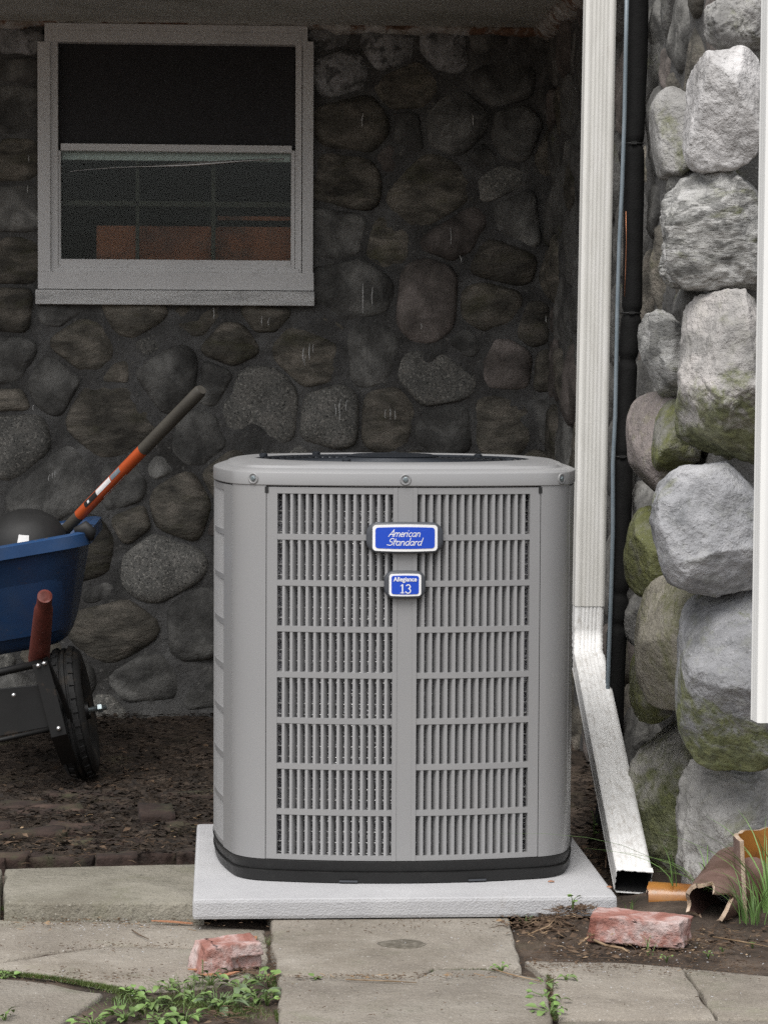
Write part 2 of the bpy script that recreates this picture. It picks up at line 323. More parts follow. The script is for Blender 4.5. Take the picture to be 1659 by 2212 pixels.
# ------------------------------------------------------------------ paving
pav = empty('pavement', (0, 5, 0)); tag(pav, 'worn concrete paving slabs and sunken bricks in front of the porch', kind='structure')
def edge_pts(poly, step=.03, jit=.0035, seed=0):
    out = []
    n = len(poly)
    for i in range(n):
        a, b = poly[i], poly[(i+1) % n]; L = (b - a).length; k = max(1, int(L / step))
        for j in range(k):
            p = a.lerp(b, j / k); q = (p.x, p.y, seed)
            out.append(Vector((p.x + jit * (nz(q, 14) + .5*nz(q, 45)) * 2, p.y + jit * (nz(q, 14, 9) + .5*nz(q, 45, 4)) * 2, p.z)))
    return out
def flat_slab(name, pix, z, th, m, parent, jit=.0035, tilt=(0, 0)):
    poly = [atz(x, y, z) for x, y in pix]
    pts = edge_pts(poly, jit=jit, seed=len(pix) + z * 10)
    c = sum(pts, Vector()) / len(pts)
    def inset(d, dz):
        r = []
        n = len(pts)
        for i, p in enumerate(pts):
            t = (pts[(i+1) % n] - pts[i-1]); t.z = 0; t.normalize(); nrm = Vector((-t.y, t.x, 0))
            if nrm.dot(c - p) < 0 and len(pix) < 5: nrm = -nrm
            r.append(Vector((p.x + nrm.x * d * sgn, p.y + nrm.y * d * sgn, z + dz + tilt[0]*(p.x-c.x) + tilt[1]*(p.y-c.y))))
        return r
    area = sum(pts[i].x * pts[(i+1) % len(pts)].y - pts[(i+1) % len(pts)].x * pts[i].y for i in range(len(pts)))
    sgn = 1 if area > 0 else -1
    if len(pix) < 5: sgn = 1
    mb = MB(); mb.loft([inset(-.002, -th), inset(0, -.006), inset(.002, -.002), inset(.006, 0)])
    o = mb.build(name, m, parent, auto=50); o.matrix_parent_inverse = parent.matrix_world.inverted()
    o.location = (0,0,0); return o
pav.matrix_world  # identity apart from location
bpy.context.view_layer.update()
def slab(pix, z, th=.05, m='paver', **k): return flat_slab('paving_slab', pix, z, th, M[m], pav, **k)
slab([(12,1878),(210,1872),(413,1868),(440,1868),(440,1952),(200,1952),(6,1950)], .047, .05, 'paver_damp')
slab([(-330,1880),(-100,1879),(4,1878),(-4,1950),(-150,1950),(-340,1949)], .045, .05, 'paver_damp')
slab([(-300,1988),(-60,1987),(200,1990),(425,1998),(575,2010),(578,2045),(415,2047),(300,2043),(225,2042),(100,2060),(0,2077),(-300,2080)], .006, .04)
slab([(-300,2085),(0,2081),(100,2064),(228,2046),(300,2047),(415,2051),(578,2049),(580,2100),(480,2130),(400,2142),(280,2145),(180,2128),(60,2104),(-60,2095),(-300,2090)], .004, .04)
slab([(-300,2104),(-40,2111),(60,2118),(218,2148),(190,2172),(150,2200),(90,2240),(0,2320),(-300,2320)], .008, .04)
slab([(577,1940),(800,1938),(1085,1940),(1098,1985),(1112,2030),(1130,2090),(1040,2090),(940,2090),(900,2109),(760,2110),(600,2106)], .028, .06)
slab([(601,2110),(760,2114),(900,2113),(944,2095),(1040,2095),(1110,2103),(1178,2116),(1190,2208),(1206,2330),(618,2330)], .026, .06)
slab([(1134,2076),(1352,2081),(1470,2091),(1500,2133),(1545,2200),(1202,2203),(1191,2116)], .016, .05)
slab([(1476,2092),(1659,2108),(1900,2122),(1900,2205),(1550,2201),(1508,2133)], .016, .05)
slab([(1203,2208),(1545,2205),(1900,2210),(1900,2340),(1222,2340)], .012, .05)

def rough_block(name, size, m, parent=None, amp=.006, rnd=.12, sub=10, seed=0, chop=None):
    bm = bmesh.new(); bmesh.ops.create_cube(bm, size=1)
    bmesh.ops.subdivide_edges(bm, edges=bm.edges, cuts=sub, use_grid_fill=True)
    for v in bm.verts:
        p = v.co.copy(); q = Vector([max(-.5 + rnd*.25, min(.5 - rnd*.25, c)) for c in p]); d = p - q
        p = q + (d.normalized() * rnd * .25 * .9 if d.length > 1e-6 else d) if d.length > rnd*.22 else p
        w_ = Vector((p.x * size[0], p.y * size[1], p.z * size[2]))
        if chop: w_ = chop(w_)
        n = Vector((nz(w_, 25, seed), nz(w_, 25, seed+5), nz(w_, 25, seed+9))) + .5 * Vector((nz(w_, 70, seed), nz(w_, 70, seed+5), nz(w_, 70, seed+9)))
        v.co = w_ + n * amp
    me = bpy.data.meshes.new(name); bm.to_mesh(me); bm.free()
    for p in me.polygons: p.use_smooth = True
    me.materials.append(m); o = bpy.data.objects.new(name, me); C.objects.link(o)
    if parent: o.parent = parent; o.matrix_parent_inverse = parent.matrix_world.inverted()
    return o
# sunken bricks behind the slabs
sb = []
def place(o, p, rz=0, rx=0, ry=0): o.location = p; o.rotation_euler = (R(rx), R(ry), R(rz)); return o
k = 0
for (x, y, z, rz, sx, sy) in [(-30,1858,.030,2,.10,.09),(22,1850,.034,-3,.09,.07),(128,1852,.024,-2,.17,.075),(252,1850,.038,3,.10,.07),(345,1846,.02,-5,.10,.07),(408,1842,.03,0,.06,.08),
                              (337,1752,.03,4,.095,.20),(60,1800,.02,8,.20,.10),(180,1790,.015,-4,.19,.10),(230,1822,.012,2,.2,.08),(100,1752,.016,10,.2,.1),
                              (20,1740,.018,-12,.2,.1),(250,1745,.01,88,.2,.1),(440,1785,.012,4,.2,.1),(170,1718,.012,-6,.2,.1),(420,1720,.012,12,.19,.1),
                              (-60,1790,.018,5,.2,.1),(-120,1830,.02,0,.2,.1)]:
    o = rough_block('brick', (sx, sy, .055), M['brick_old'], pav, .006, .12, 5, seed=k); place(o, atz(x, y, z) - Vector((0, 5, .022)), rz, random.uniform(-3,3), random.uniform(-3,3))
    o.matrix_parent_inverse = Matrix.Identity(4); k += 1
pav.location = (0, 5, 0)

# ------------------------------------------------------------------ walls of field stone
def stone_field(root, stones, to3, normal, lim=None, gap=.011, h=(.014, .040), pick=None, segs=30):
    """stones: list of (u, v, ru, rv, rot, material) in metres on the wall; outlines are fitted against their neighbours"""
    P = [Vector((s[0], s[1])) for s in stones]
    rr = [math.sqrt(s[2] * s[3]) for s in stones]
    for i, s in enumerate(stones):
        u, v, ru, rv, rot, mk = s
        near = [j for j in range(len(stones)) if j != i and (P[j] - P[i]).length < (max(s[2:4]) + max(stones[j][2:4])) * 1.3]
        rad = []
        for a in range(segs):
            th = 2 * math.pi * a / segs; d = Vector((math.cos(th), math.sin(th)))
            c, sn = math.cos(th - rot), math.sin(th - rot)
            pw = 3.0
            re = (abs(c / ru) ** pw + abs(sn / rv) ** pw) ** (-1 / pw) * 1.34
            re *= 1 + .20 * nz((d.x * 1.3, d.y * 1.3, i * 7.7), 1.2) + .14 * nz((d.x * 2.6, d.y * 2.6, i * 3.3))
            r = re
            for j in near:
                w_ = P[j] - P[i]; L = w_.length
                def er(st, dd):
                    cc = dd.x * math.cos(st[4]) + dd.y * math.sin(st[4]); ss = -dd.x * math.sin(st[4]) + dd.y * math.cos(st[4])
                    return ((cc / st[2]) ** 2 + (ss / st[3]) ** 2) ** -.5
                wi = er(s, w_ / L); wj = er(stones[j], w_ / L)
                b = L * wi / (wi + wj)
                cs = d.dot(w_ / L)
                if cs > .15: r = min(r, (b - gap * .5) / cs)
            if lim:
                u0, u1, v0, v1 = lim
                if d.x > .01: r = min(r, max(.01, (u1 - u)) / d.x)
                if d.x < -.01: r = min(r, max(.01, (u - u0)) / -d.x)
                if d.y > .01: r = min(r, max(.01, (v1 - v)) / d.y)
                if d.y < -.01: r = min(r, max(.01, (v - v0)) / -d.y)
            rad.append(max(r, .2 * min(ru, rv)))
        for _ in range(1): rad = [.25*rad[a-1] + .5*rad[a] + .25*rad[(a+1) % segs] for a in range(segs)]
        hh = random.uniform(*h) * min(1.2, rr[i] / .09)
        tx, tz_ = random.uniform(-.08, .08), random.uniform(-.08, .08)
        rings = []
        for q, hq in ((1.0, -.6), (.985, .05), (.93, .42), (.82, .70), (.64, .88), (.4, .97), (.16, 1.0)):
            ring = []
            for a in range(segs):
                th = 2 * math.pi * a / segs; x = math.cos(th) * rad[a] * q; y = math.sin(th) * rad[a] * q
                p = to3(u + x, v + y)
                z = hh * hq + (x * tx + y * tz_) * (hq > 0) + (.012 * fbm(p, 10, 4, i) if hq > .1 else 0)
                ring.append(p + normal * z)
            rings.append(ring)
        mb = MB(); mb.loft(rings, cap0=False)
        o = mb.build('stone', M[mk], root, smooth=True)
        o.matrix_parent_inverse = root.matrix_world.inverted()

def fill(stones, lim, rmin, rmax, tries, kinds, avoid=(), seed=3, ar=1.25):
    rg = random.Random(seed); u0, u1, v0, v1 = lim
    for k in range(tries):
        r = rmax - (rmax - rmin) * (k / tries) ** .7
        u, v = rg.uniform(u0 + r*.4, u1 - r*.4), rg.uniform(v0 + r*.4, v1 - r*.4)
        if any(a[0] < u < a[1] and a[2] < v < a[3] for a in avoid): continue
        ok = True
        for s in stones:
            dx, dy = u - s[0], v - s[1]
            c, sn = math.cos(s[4]), math.sin(s[4]); ex = dx*c + dy*sn; ey = -dx*sn + dy*c
            if (ex / (s[2] * .95 + r * .95)) ** 2 + (ey / (s[3] * .95 + r * .85)) ** 2 < 1: ok = False; break
        if ok: stones.append((u, v, r * ar, r / ar, rg.uniform(-.5, .5), rg.choice(kinds)))

S = F / YW
def wpx(x, y, rx, ry, rot=0, m='stone_grey'):
    p = at(x, y, YW); return (p.x, p.z, rx / S, ry / S, -R(rot), m)
G_, B_, K_, S_, W_ = 'stone_grey', 'stone_brown', 'stone_pink', 'stone_speckle', 'stone_pale'
px = [(712,82,38,20,0,W_),(842,102,54,40,0,W_),(962,102,58,40,0,W_),(1050,92,48,20,0,G_),(742,162,52,42,-10,W_),(880,190,82,45,-8,B_),(1085,172,66,50,0,G_),
 (770,268,75,58,-10,B_),(882,285,34,44,0,G_),(986,272,76,54,-8,G_),(1110,290,56,56,0,G_),(850,342,34,28,0,K_),(750,395,68,58,0,B_),(925,412,90,64,-20,B_),
 (1085,392,60,36,-20,S_),(735,502,60,50,0,G_),(835,520,44,50,0,B_),(985,508,88,38,-25,K_),(1120,470,55,60,0,G_),(1085,565,80,42,-15,B_),(1195,330,38,56,0,B_),
 (1195,460,34,60,0,G_),(1205,200,40,66,0,G_),(1205,590,34,58,0,B_),(762,632,86,62,0,G_),(928,652,68,80,0,K_),(1062,658,88,42,-15,B_),(1092,790,55,44,0,K_),
 (1165,700,40,46,0,B_),(1192,800,38,52,0,B_),(797,762,54,68,0,G_),(678,776,92,50,15,B_),(945,812,84,54,0,S_),(710,900,70,62,-20,S_),(838,905,60,64,0,B_),
 (565,890,86,78,10,S_),(965,935,76,50,0,G_),(1085,925,80,60,0,B_),(1195,905,44,58,0,G_),(1005,738,38,24,0,G_),
 (135,680,62,18,0,G_),(288,690,80,30,0,B_),(432,692,62,26,0,B_),(575,690,80,22,0,B_),(180,748,96,44,10,B_),(368,822,80,60,0,G_),(490,745,84,36,0,B_),
 (110,832,70,50,0,G_),(245,908,126,78,0,B_),(28,950,76,76,0,S_),(455,830,36,44,0,G_),(120,1052,130,62,-28,G_),(430,950,56,58,0,G_),(392,1100,66,84,30,B_),
 (350,1212,86,74,0,S_),(240,1360,120,56,12,B_),(425,1345,60,74,20,G_),(180,1190,60,70,0,B_),
 (32,92,46,26,0,W_),(34,150,44,26,0,G_),(30,238,46,50,0,G_),(28,345,46,46,0,B_),(30,450,46,50,0,G_),(30,560,46,50,0,B_),(26,668,46,46,0,B_),(20,780,60,48,0,G_),(25,868,60,30,0,B_),
 (310,1462,110,40,0,G_),(440,1480,50,40,0,G_),(160,1480,60,40,0,G_),(260,1050,50,60,20,G_),(290,1130,40,40,0,B_),(500,1040,60,70,0,B_)]
WXL = -3.4
wall_st = [wpx(*p) for p in px]
pw0 = at(80, 657, YW); pw1 = at(677, 58, YW)
WIN = (pw0.x, pw1.x, pw0.z, pw1.z)         # window opening on the wall
fill(wall_st, (WXL, XS, 0.0, ZC), .035, .12, 5000, [G_, B_, G_, B_, K_, S_], avoid=[(WIN[0] - .02, WIN[1] + .02, WIN[2] - .02, WIN[3] + .02)])
wall_st = [s for s in wall_st if not (WIN[0] < s[0] < WIN[1] and WIN[2] < s[1] < WIN[3])]
wall = empty('stone_wall', (0, YW, 0)); bpy.context.view_layer.update()
tag(wall, 'dark damp fieldstone wall in the shade behind the grey condenser unit', 'wall')
def mortar_sheet(name, to3, normal, u0, u1, v0, v1, step, root, hole=None, th=.25, m='mortar'):
    us = list(np.arange(u0, u1, step)) + [u1]; vs = list(np.arange(v0, v1, step)) + [v1]
    if hole:
        us = sorted(set([round(x, 4) for x in us if min(abs(x - hole[0]), abs(x - hole[1])) > step*.4] + [round(hole[0], 4), round(hole[1], 4)]))
        vs = sorted(set([round(x, 4) for x in vs if min(abs(x - hole[2]), abs(x - hole[3])) > step*.4] + [round(hole[2], 4), round(hole[3], 4)]))
    mb = MB(); n = len(us); pts = []
    for v in vs:
        for u in us:
            p = to3(u, v); pts.append(p + normal * (.010 * fbm(p, 5, 4) + .007 * abs(nz(p, 17, 3)) + .004))
    fs = []
    for j in range(len(vs)-1):
        for i in range(n-1):
            uc, vc = (us[i]+us[i+1])/2, (vs[j]+vs[j+1])/2
            if hole and hole[0] < uc < hole[1] and hole[2] < vc < hole[3]: continue
            fs.append((j*n+i, j*n+i+1, (j+1)*n+i+1, (j+1)*n+i))
    mb.add(pts, fs)
    if th and not hole:
        mb.add([to3(u0,v0)-normal*th, to3(u1,v0)-normal*th, to3(u1,v1)-normal*th, to3(u0,v1)-normal*th], [(0,1,2,3)])
    o = mb.build(name, M[m], root, smooth=True); o.matrix_parent_inverse = root.matrix_world.inverted(); return o
toW = lambda u, v: Vector((u, YW, v))
mortar_sheet('mortar', toW, Vector((0,-1,0)), WXL, XS + .2, -.05, ZC + .1, .02, wall, hole=(WIN[0]+.02, WIN[1]-.02, WIN[2]+.05, WIN[3]-.02))
stone_field(wall, wall_st, toW, Vector((0,-1,0)), lim=(WXL, XS, -.05, ZC - .005))
# lime crust with rust stains where the porch slab meets the wall
mb = MB(); ringsC = []
for i in range(150):
    u = WXL + (XS - .02 - WXL) * i / 149; p = (u, 0, 0)
    hgt = .012 + .010 * (nz(p, 9) + 1) + .008 * max(0, nz(p, 31)); dep = .022 + .012 * nz(p, 13, 3)
    if WIN[0] - .04 < u < WIN[1] + .05: hgt = .010
    ringsC.append([Vector((u, YW + .01, ZC + .002)), Vector((u, YW - dep - .02, ZC + .002)), Vector((u, YW - dep - .012, ZC - hgt*.6)), Vector((u, YW - dep, ZC - hgt)), Vector((u, YW + .01, ZC - hgt - .008))])
mb.loft(ringsC)
# side return of the crust
ringsC = []
for i in range(60):
    y = YW - 2.4 * i / 59; p = (0, y, 0); hgt = .015 + .012 * (nz(p, 9) + 1); dep = .02 + .02 * nz(p, 11)
    ringsC.append([Vector((XS + .01, y, ZC + .002)), Vector((XS - dep - .05, y, ZC + .002)), Vector((XS - dep - .03, y, ZC - hgt)), Vector((XS + .01, y, ZC - hgt - .03))])
mb.loft(ringsC)
o = mb.build('lime_crust', M['crust'], wall, smooth=True); o.matrix_parent_inverse = wall.matrix_world.inverted()
# white drips on the stones
mb = MB(); rg = random.Random(5)
dr = [(1017,262,12,1),(783,262,14,1),(782,645,32,1),(803,640,20,1),(970,512,18,0),(989,560,8,0),(655,765,14,1),(668,760,18,1),(660,778,12,0),(676,752,10,0),(722,885,14,0),(735,878,16,0),(729,890,20,0),(748,875,12,0),(832,893,10,0),(841,893,12,0),(850,895,10,0),(565,693,10,0),(582,695,9,0),(461,678,12,0),(1205,735,12,0),(1255,300,10,0),(1175,690,8,0),(65,345,7,0),(63,410,8,0),(75,880,6,0),(109,1030,7,0),(117,1026,6,0),(122,1022,6,0),(905,705,7,0),(877,985,7,0)]
for x, y, l, c in dr:
    pts = []
    bend = rg.uniform(-4, 4)
    for k in range(5):
        t = k / 4; q = at(x + bend * math.sin(t * 2.6) + rg.uniform(-.4,.4), y - l + 2 * l * t, YW); pts.append(Vector((q.x, YW - .060, q.z)))
    r_ = .0011 + .0006 * c
    mb.tube(pts, [r_*.5, r_, r_*1.1, r_, r_*.4], 5)
o = mb.build('paint_drips', M['drip'], wall); o['kind'] = 'stuff'; o.matrix_parent_inverse = wall.matrix_world.inverted()

# ------------------------------------------------------------------ porch slab above
mb = MB(); mb.box((WXL - .3, 6.95, ZC), (3.2, YW + .6, ZC + .5))
cl = mb.build('ceiling', M['ceiling'], bevel=.01); tag(cl, 'smooth grey concrete underside of the porch floor', kind='structure')
# ------------------------------------------------------------------ right side wall and pier with big boulders
pier = empty('stone_pier', (1.5, 6, 0)); bpy.context.view_layer.update(); tag(pier, 'pier of big pale and mossy boulders at the right of the condenser unit', 'wall')
inv = pier.matrix_world.inverted()
toS = lambda u, v: Vector((XS + .0, u, v))
mortar_sheet('mortar', toS, Vector((-1,0,0)), YP + .1, YW + .05, -.05, ZC + .05, .04, pier, th=0)
toF = lambda u, v: Vector((u, YP + .1, v))
o = mortar_sheet('mortar', toF, Vector((0,-1,0)), XS, 2.8, -.05, 3.4, .05, pier, th=0, m='b_grey2')
sst = []; fill(sst, (YP + .15, YW, 0, ZC), .05, .13, 2500, ['stone_grey', 'stone_brown', 'stone_grey', 'b_grey2', 'stone_pink'], seed=11)
stone_field(pier, sst, toS, Vector((-1,0,0)), lim=(YP + .1, YW, -.05, ZC), h=(.012, .03))
fst = []; fill(fst, (1.42, 2.8, 0, 3.3), .09, .17, 900, ['b_grey', 'b_blue', 'b_pale', 'b_tan', 'b_band'], seed=12, ar=1.15)
stone_field(pier, fst, toF, Vector((0,-1,0)), lim=(1.35, 2.8, -.05, 3.3), h=(.07, .13), segs=32)
ICO = None
def boulder_obj(x, y, rx, ry, D, m, dep=1.0, rot=0, pw=2.6, amp=.10, seed=0, sharp=0, sub=5, strata=0):
    bm = bmesh.new(); bmesh.ops.create_icosphere(bm, subdivisions=sub, radius=1)
    sc = D / F; a, b_ = rx * sc, ry * sc; c = max(a, min(b_, .2)) * dep
    cr, sr = math.cos(R(rot)), math.sin(R(rot)); r0 = (a*b_*c) ** (1/3)
    planes = []
    rg = random.Random(seed)
    for k in range(sharp):
        v = Vector((rg.uniform(-1,1), rg.uniform(-1,.1), rg.uniform(-1,1))).normalized(); planes.append((v, rg.uniform(.68,.9)))
    for v in bm.verts:
        d = v.co.normalized()
        s = (abs(d.x)**pw + abs(d.y)**pw + abs(d.z)**pw) ** (-1/pw); p = d * s
        for n, k in planes:
            e = p.dot(n) - k
            if e > 0: p = p - n * e * .85
        q = Vector((p.x * a, p.y * c, p.z * b_)) / r0
        dis = amp * .8 * nz(q, 1.1, seed) + amp * .35 * fbm(q, 2.6, 4, seed)
        if strata:
            t = q.z * 4.5 + q.x * 2 + 3.5 * nz(q, 1.3, seed + 3) + 1.2 * nz(q, 3.4, seed); rr_ = abs((t % 1) - .5) * 2
            dis += amp * strata * (rr_ ** .5 - .5) * .35 * (1 + nz(q, 3, seed))
            dis += -amp * strata * max(0, fbm(q, 3.2, 3, seed + 8)) * .5
        rg_ = 1 - abs(fbm(q, 1.9, 4, seed + 21)) * 2.2; dis += amp * .28 * max(-.6, min(.9, rg_)) - amp * .14
        cell = noise.cell(Vector((q.x * 3.1 + 1.5 * nz(q, 2, seed), q.y * 3.1, q.z * 3.1 + 1.5 * nz(q, 2, seed + 4)))); dis += amp * .10 * cell
        p = p * (1 + dis)
        p = Vector((p.x * a, p.y * c, p.z * b_))
        v.co = Vector((p.x*cr + p.z*sr, p.y, -p.x*sr + p.z*cr))
    me = bpy.data.meshes.new('boulder'); bm.to_mesh(me); bm.free()
    for f in me.polygons: f.use_smooth = True
    me.materials.append(M[m]); o = bpy.data.objects.new('boulder', me); C.objects.link(o)
    o.parent = pier; o.matrix_parent_inverse = inv; o.location = at(x, y, D + 0); return o
BL = [(1610,25,86,84,5.58,'b_grey',1.1,0,3.0,.12,1,5,1),(1580,237,98,134,5.52,'b_pale',1.0,0,4.2,.07,2,9,.35),(1480,292,84,100,5.85,'b_grey',1.2,14,3.6,.07,33,9,.2),
 (1572,498,136,122,5.55,'b_band',1.0,-4,3.6,.10,4,6,.7),(1488,572,64,58,5.66,'b_band',1.1,20,2.4,.16,5,5,.9),(1458,765,68,104,5.9,'b_band',1.1,-24,3.2,.09,6,7,.6),
 (1580,820,104,186,5.50,'b_half',.8,4,4.4,.08,7,9,.8),(1426,960,66,116,6.02,'b_pink',1.3,-6,2.8,.05,8,3,.1),(1464,945,50,84,5.85,'b_moss',1.0,8,3.4,.05,9,4,.2),
 (1555,1140,142,136,5.50,'b_blue',.9,-12,3.0,.07,10,5,.15),(1410,1192,56,100,6.02,'b_moss',1.1,6,2.8,.06,12,3,.2),(1450,1390,72,140,5.80,'b_tan',1.2,3,2.6,.04,13,2,.1),
 (1580,1468,112,188,5.50,'b_moss2',.9,0,3.4,.05,44,4,.15),(1412,1480,50,84,6.1,'b_moss',1.1,0,2.8,.08,15,3,.2),(1462,1735,110,200,6.08,'b_half2',.6,12,3.2,.07,16,6,.5),
 (1605,1800,138,172,5.66,'b_grey',.7,0,3.2,.10,17,7,.6),(1474,62,68,84,6.6,'stone_grey',1.1,0,3.2,.08,18,5,.3),(1460,178,56,70,6.75,'stone_brown',1.1,0,3.2,.08,19,5,.3),
 (1452,420,50,66,6.75,'b_grey2',1.1,0,3.2,.08,20,5,.2),(1446,560,50,70,6.75,'stone_grey',1.1,0,3.2,.08,21,5,.2),(1438,690,50,66,6.75,'b_grey2',1.1,0,3.2,.08,22,5,.2),
 (1424,820,44,80,6.8,'stone_pink',1.1,0,3.2,.08,23,4,.2),(1414,1090,44,70,6.6,'stone_grey',1.1,0,3.2,.08,24,4,.2),(1400,1330,50,70,6.6,'b_grey2',1.1,0,3.2,.08,25,4,.2),
 (1385,1610,50,80,6.6,'stone_grey',1.1,0,3.2,.08,26,4,.2),(1508,660,66,40,5.75,'b_grey2',1,0,2.8,.06,27,4,.2),(1500,410,60,40,5.8,'b_grey2',1,0,2.8,.06,28,4,.2)]
for b in BL:
    x, y, rx, ry, D, m, dep, rot, pw, amp, seed, sharp, strata = b
    if D < 5.95 and ry > 110: ry *= 1.045; amp *= 1.25
    boulder_obj(x, y, rx, ry, D, m, dep, rot, pw, amp, seed, sharp, 6 if D < 5.7 else 5, strata)

# ------------------------------------------------------------------ window
win = empty('basement_window', at(378, 657, YW)); bpy.context.view_layer.update()
tag(win, 'white framed basement window with dark screen above and glass below', 'window')
winv = win.matrix_world.inverted()
def wb(name, x0, y0, x1, y1, d0, d1, m, parent=None, bevel=.002):
    a = at(x0, y1, YW); b = at(x1, y0, YW)
    # use the window's own upright frame: corners averaged so the pieces stay square
    mb = MB(); mb.box((a.x, YW - d1, a.z), (b.x, YW - d0, b.z))
    o = mb.build(name, M[m], parent or win, bevel=bevel); o.matrix_parent_inverse = winv if parent is None else Matrix.Identity(4); return o
# outer trim
wb('side_trim', 84, 92, 110, 622, -.06, .045, 'vinyl'); wb('side_trim', 652, 92, 677, 622, -.06, .045, 'vinyl')
wb('head_trim', 98, 59, 664, 92, -.06, .044, 'vinyl'); wb('bottom_trim', 84, 590, 677, 624, -.06, .047, 'vinyl')
wb('shadow_strip', 84, 624.5, 677, 630, -.06, .02, 'black', bevel=0)
wb('window_sill', 79, 630, 678, 657, -.06, .06, 'wood_sill', bevel=.003)
# outer frame channels
wb('frame_channel', 110, 92, 126, 590, -.07, .030, 'vinyl'); wb('frame_channel', 637, 92, 652, 590, -.07, .030, 'vinyl')
wb('frame_channel', 110, 74, 652, 91.5, -.07, .0465, 'vinyl')
wb('frame_channel', 118, 581, 645, 590, -.07, .036, 'vinyl')
# lower sash
sash = wb('sash', 132, 315, 630, 325, -.03, .024, 'vinyl')
wb('sash', 126, 325, 132, 582, -.03, .022, 'vinyl'); wb('sash', 628, 325, 637, 582, -.03, .022, 'vinyl'); wb('sash', 132, 563, 628, 581, -.03, .026, 'vinyl')
wb('screen_panel', 126, 92, 637, 316, -.012, -.008, 'screen', bevel=0)
wb('glass_pane', 132, 325, 628, 563, -.020, -.016, 'glass', bevel=0)
# inner sash seen through the glass
wb('inner_rail', 132, 326, 628, 342, -.07, -.04, 'vinyl'); wb('inner_rail', 132, 434, 628, 441, -.075, -.05, 'curtain')
wb('muntin', 292, 342, 300, 563, -.075, -.05, 'curtain'); wb('muntin', 456, 342, 466, 563, -.0755, -.0505, 'curtain')
wb('orange_board', 205, 486, 640, 575, -.14, -.11, 'rust'); wb('orange_board', 470, 462, 640, 470, -.16, -.13, 'rust')
# room behind
a = at(60, 700, YW); b = at(700, 20, YW)
mb = MB(); x0, x1, z0, z1, y0, y1 = a.x - .2, b.x + .2, a.z - .2, b.z + .05, YW + .10, YW + 1.4
mb.add([(x0,y0,z0),(x1,y0,z0),(x1,y0,z1),(x0,y0,z1),(x0,y1,z0),(x1,y1,z0),(x1,y1,z1),(x0,y1,z1)], [(4,5,6,7),(0,1,5,4),(1,2,6,5),(2,3,7,6),(3,0,4,7)])
o = mb.build('room_lining', M['room'], win); o.matrix_parent_inverse = winv
# bright metal ribbon drawn as the highlight along a wrinkle in plastic film
mb = MB(); rows = []
for i in range(40):
    t = i / 39; x = 150 + 465 * t; y = 369 - 27 * t ** .8 - 3*math.sin(t*9)*.4; hw = 1.2 + 2.2 * math.exp(-((t - .6) / .22) ** 2)
    p = at(x, y, YW); rows.append([Vector((p.x, YW + .012 - .004*math.sin(k*1.2), p.z + (k - 2) * hw / S * .6)) for k in range(5)])
mb.loft(rows, closed=False, cap0=False, cap1=False)
o = mb.build('fold_highlight', M['chrome'], win, smooth=True); o.matrix_parent_inverse = winv

# ------------------------------------------------------------------ concrete pad
PZ0, PZ1 = .030, .074
PY0, PY1 = atz(416, 1989, PZ0).y, atz(425, 1780, PZ1).y
PXL, PXR = atz(416, 1989, PZ0).x, atz(1329, 1975, PZ0).x; PX = (PXL + PXR) / 2
mb = MB(); mb.box((PXL, PY0, PZ0), (PXR, PY1, PZ1))
pad = mb.build('concrete_pad', M['pad'], bevel=.008); tag(pad, 'pale square concrete equipment pad lying under the condenser unit', 'concrete pad')

# ------------------------------------------------------------------ condenser unit
UX, UY, UZ = .398, 5.958, PZ1
HW, RA, CH = .416, 1.12, .302
ac = empty('air_conditioner', (UX, UY, UZ)); tag(ac, 'grey louvred outdoor air conditioner with blue nameplates on a concrete pad', 'air conditioner')
phi0 = math.asin(CH / RA); yend = -HW + RA * (1 - math.cos(phi0)); rc = (Vector((CH, yend)) - Vector((-yend, -CH))).length / (2 * math.sin((math.pi/2 - 2*phi0) / 2))
def arcpt(phi, off=0.0):               # front side, phi measured along the bow, off outward
    return Vector(((RA + off) * math.sin(phi), -HW + RA - (RA + off) * math.cos(phi)))
def rot4(p, k):
    for _ in range(k): p = Vector((-p.y, p.x))
    return p
cc = Vector((CH - rc * math.sin(phi0), yend + rc * math.cos(phi0)))      # corner centre (front right)
def outline(off=0.0, na=14, nc=9):
    pts = []
    for k in range(4):
        for i in range(na): pts.append(rot4(arcpt(-phi0 + 2*phi0*i/na, off), k))
        for i in range(nc):
            a = phi0 + (math.pi/2 - 2*phi0) * i / nc
            pts.append(rot4(cc + Vector((math.sin(a), -math.cos(a))) * (rc + off), k))
    return pts
def oring(off, z, **k): return [Vector((p.x, p.y, z)) for p in outline(off, **k)]
# base pan
mb = MB(); mb.loft([oring(-.020, 0), oring(-.004, .002), oring(-.001, .018), oring(.001, .024), oring(-.004, .026), oring(-.002, .029), oring(.002, .049), oring(-.004, .051)])
mb.build('base_pan', M['base'], ac, auto=40)
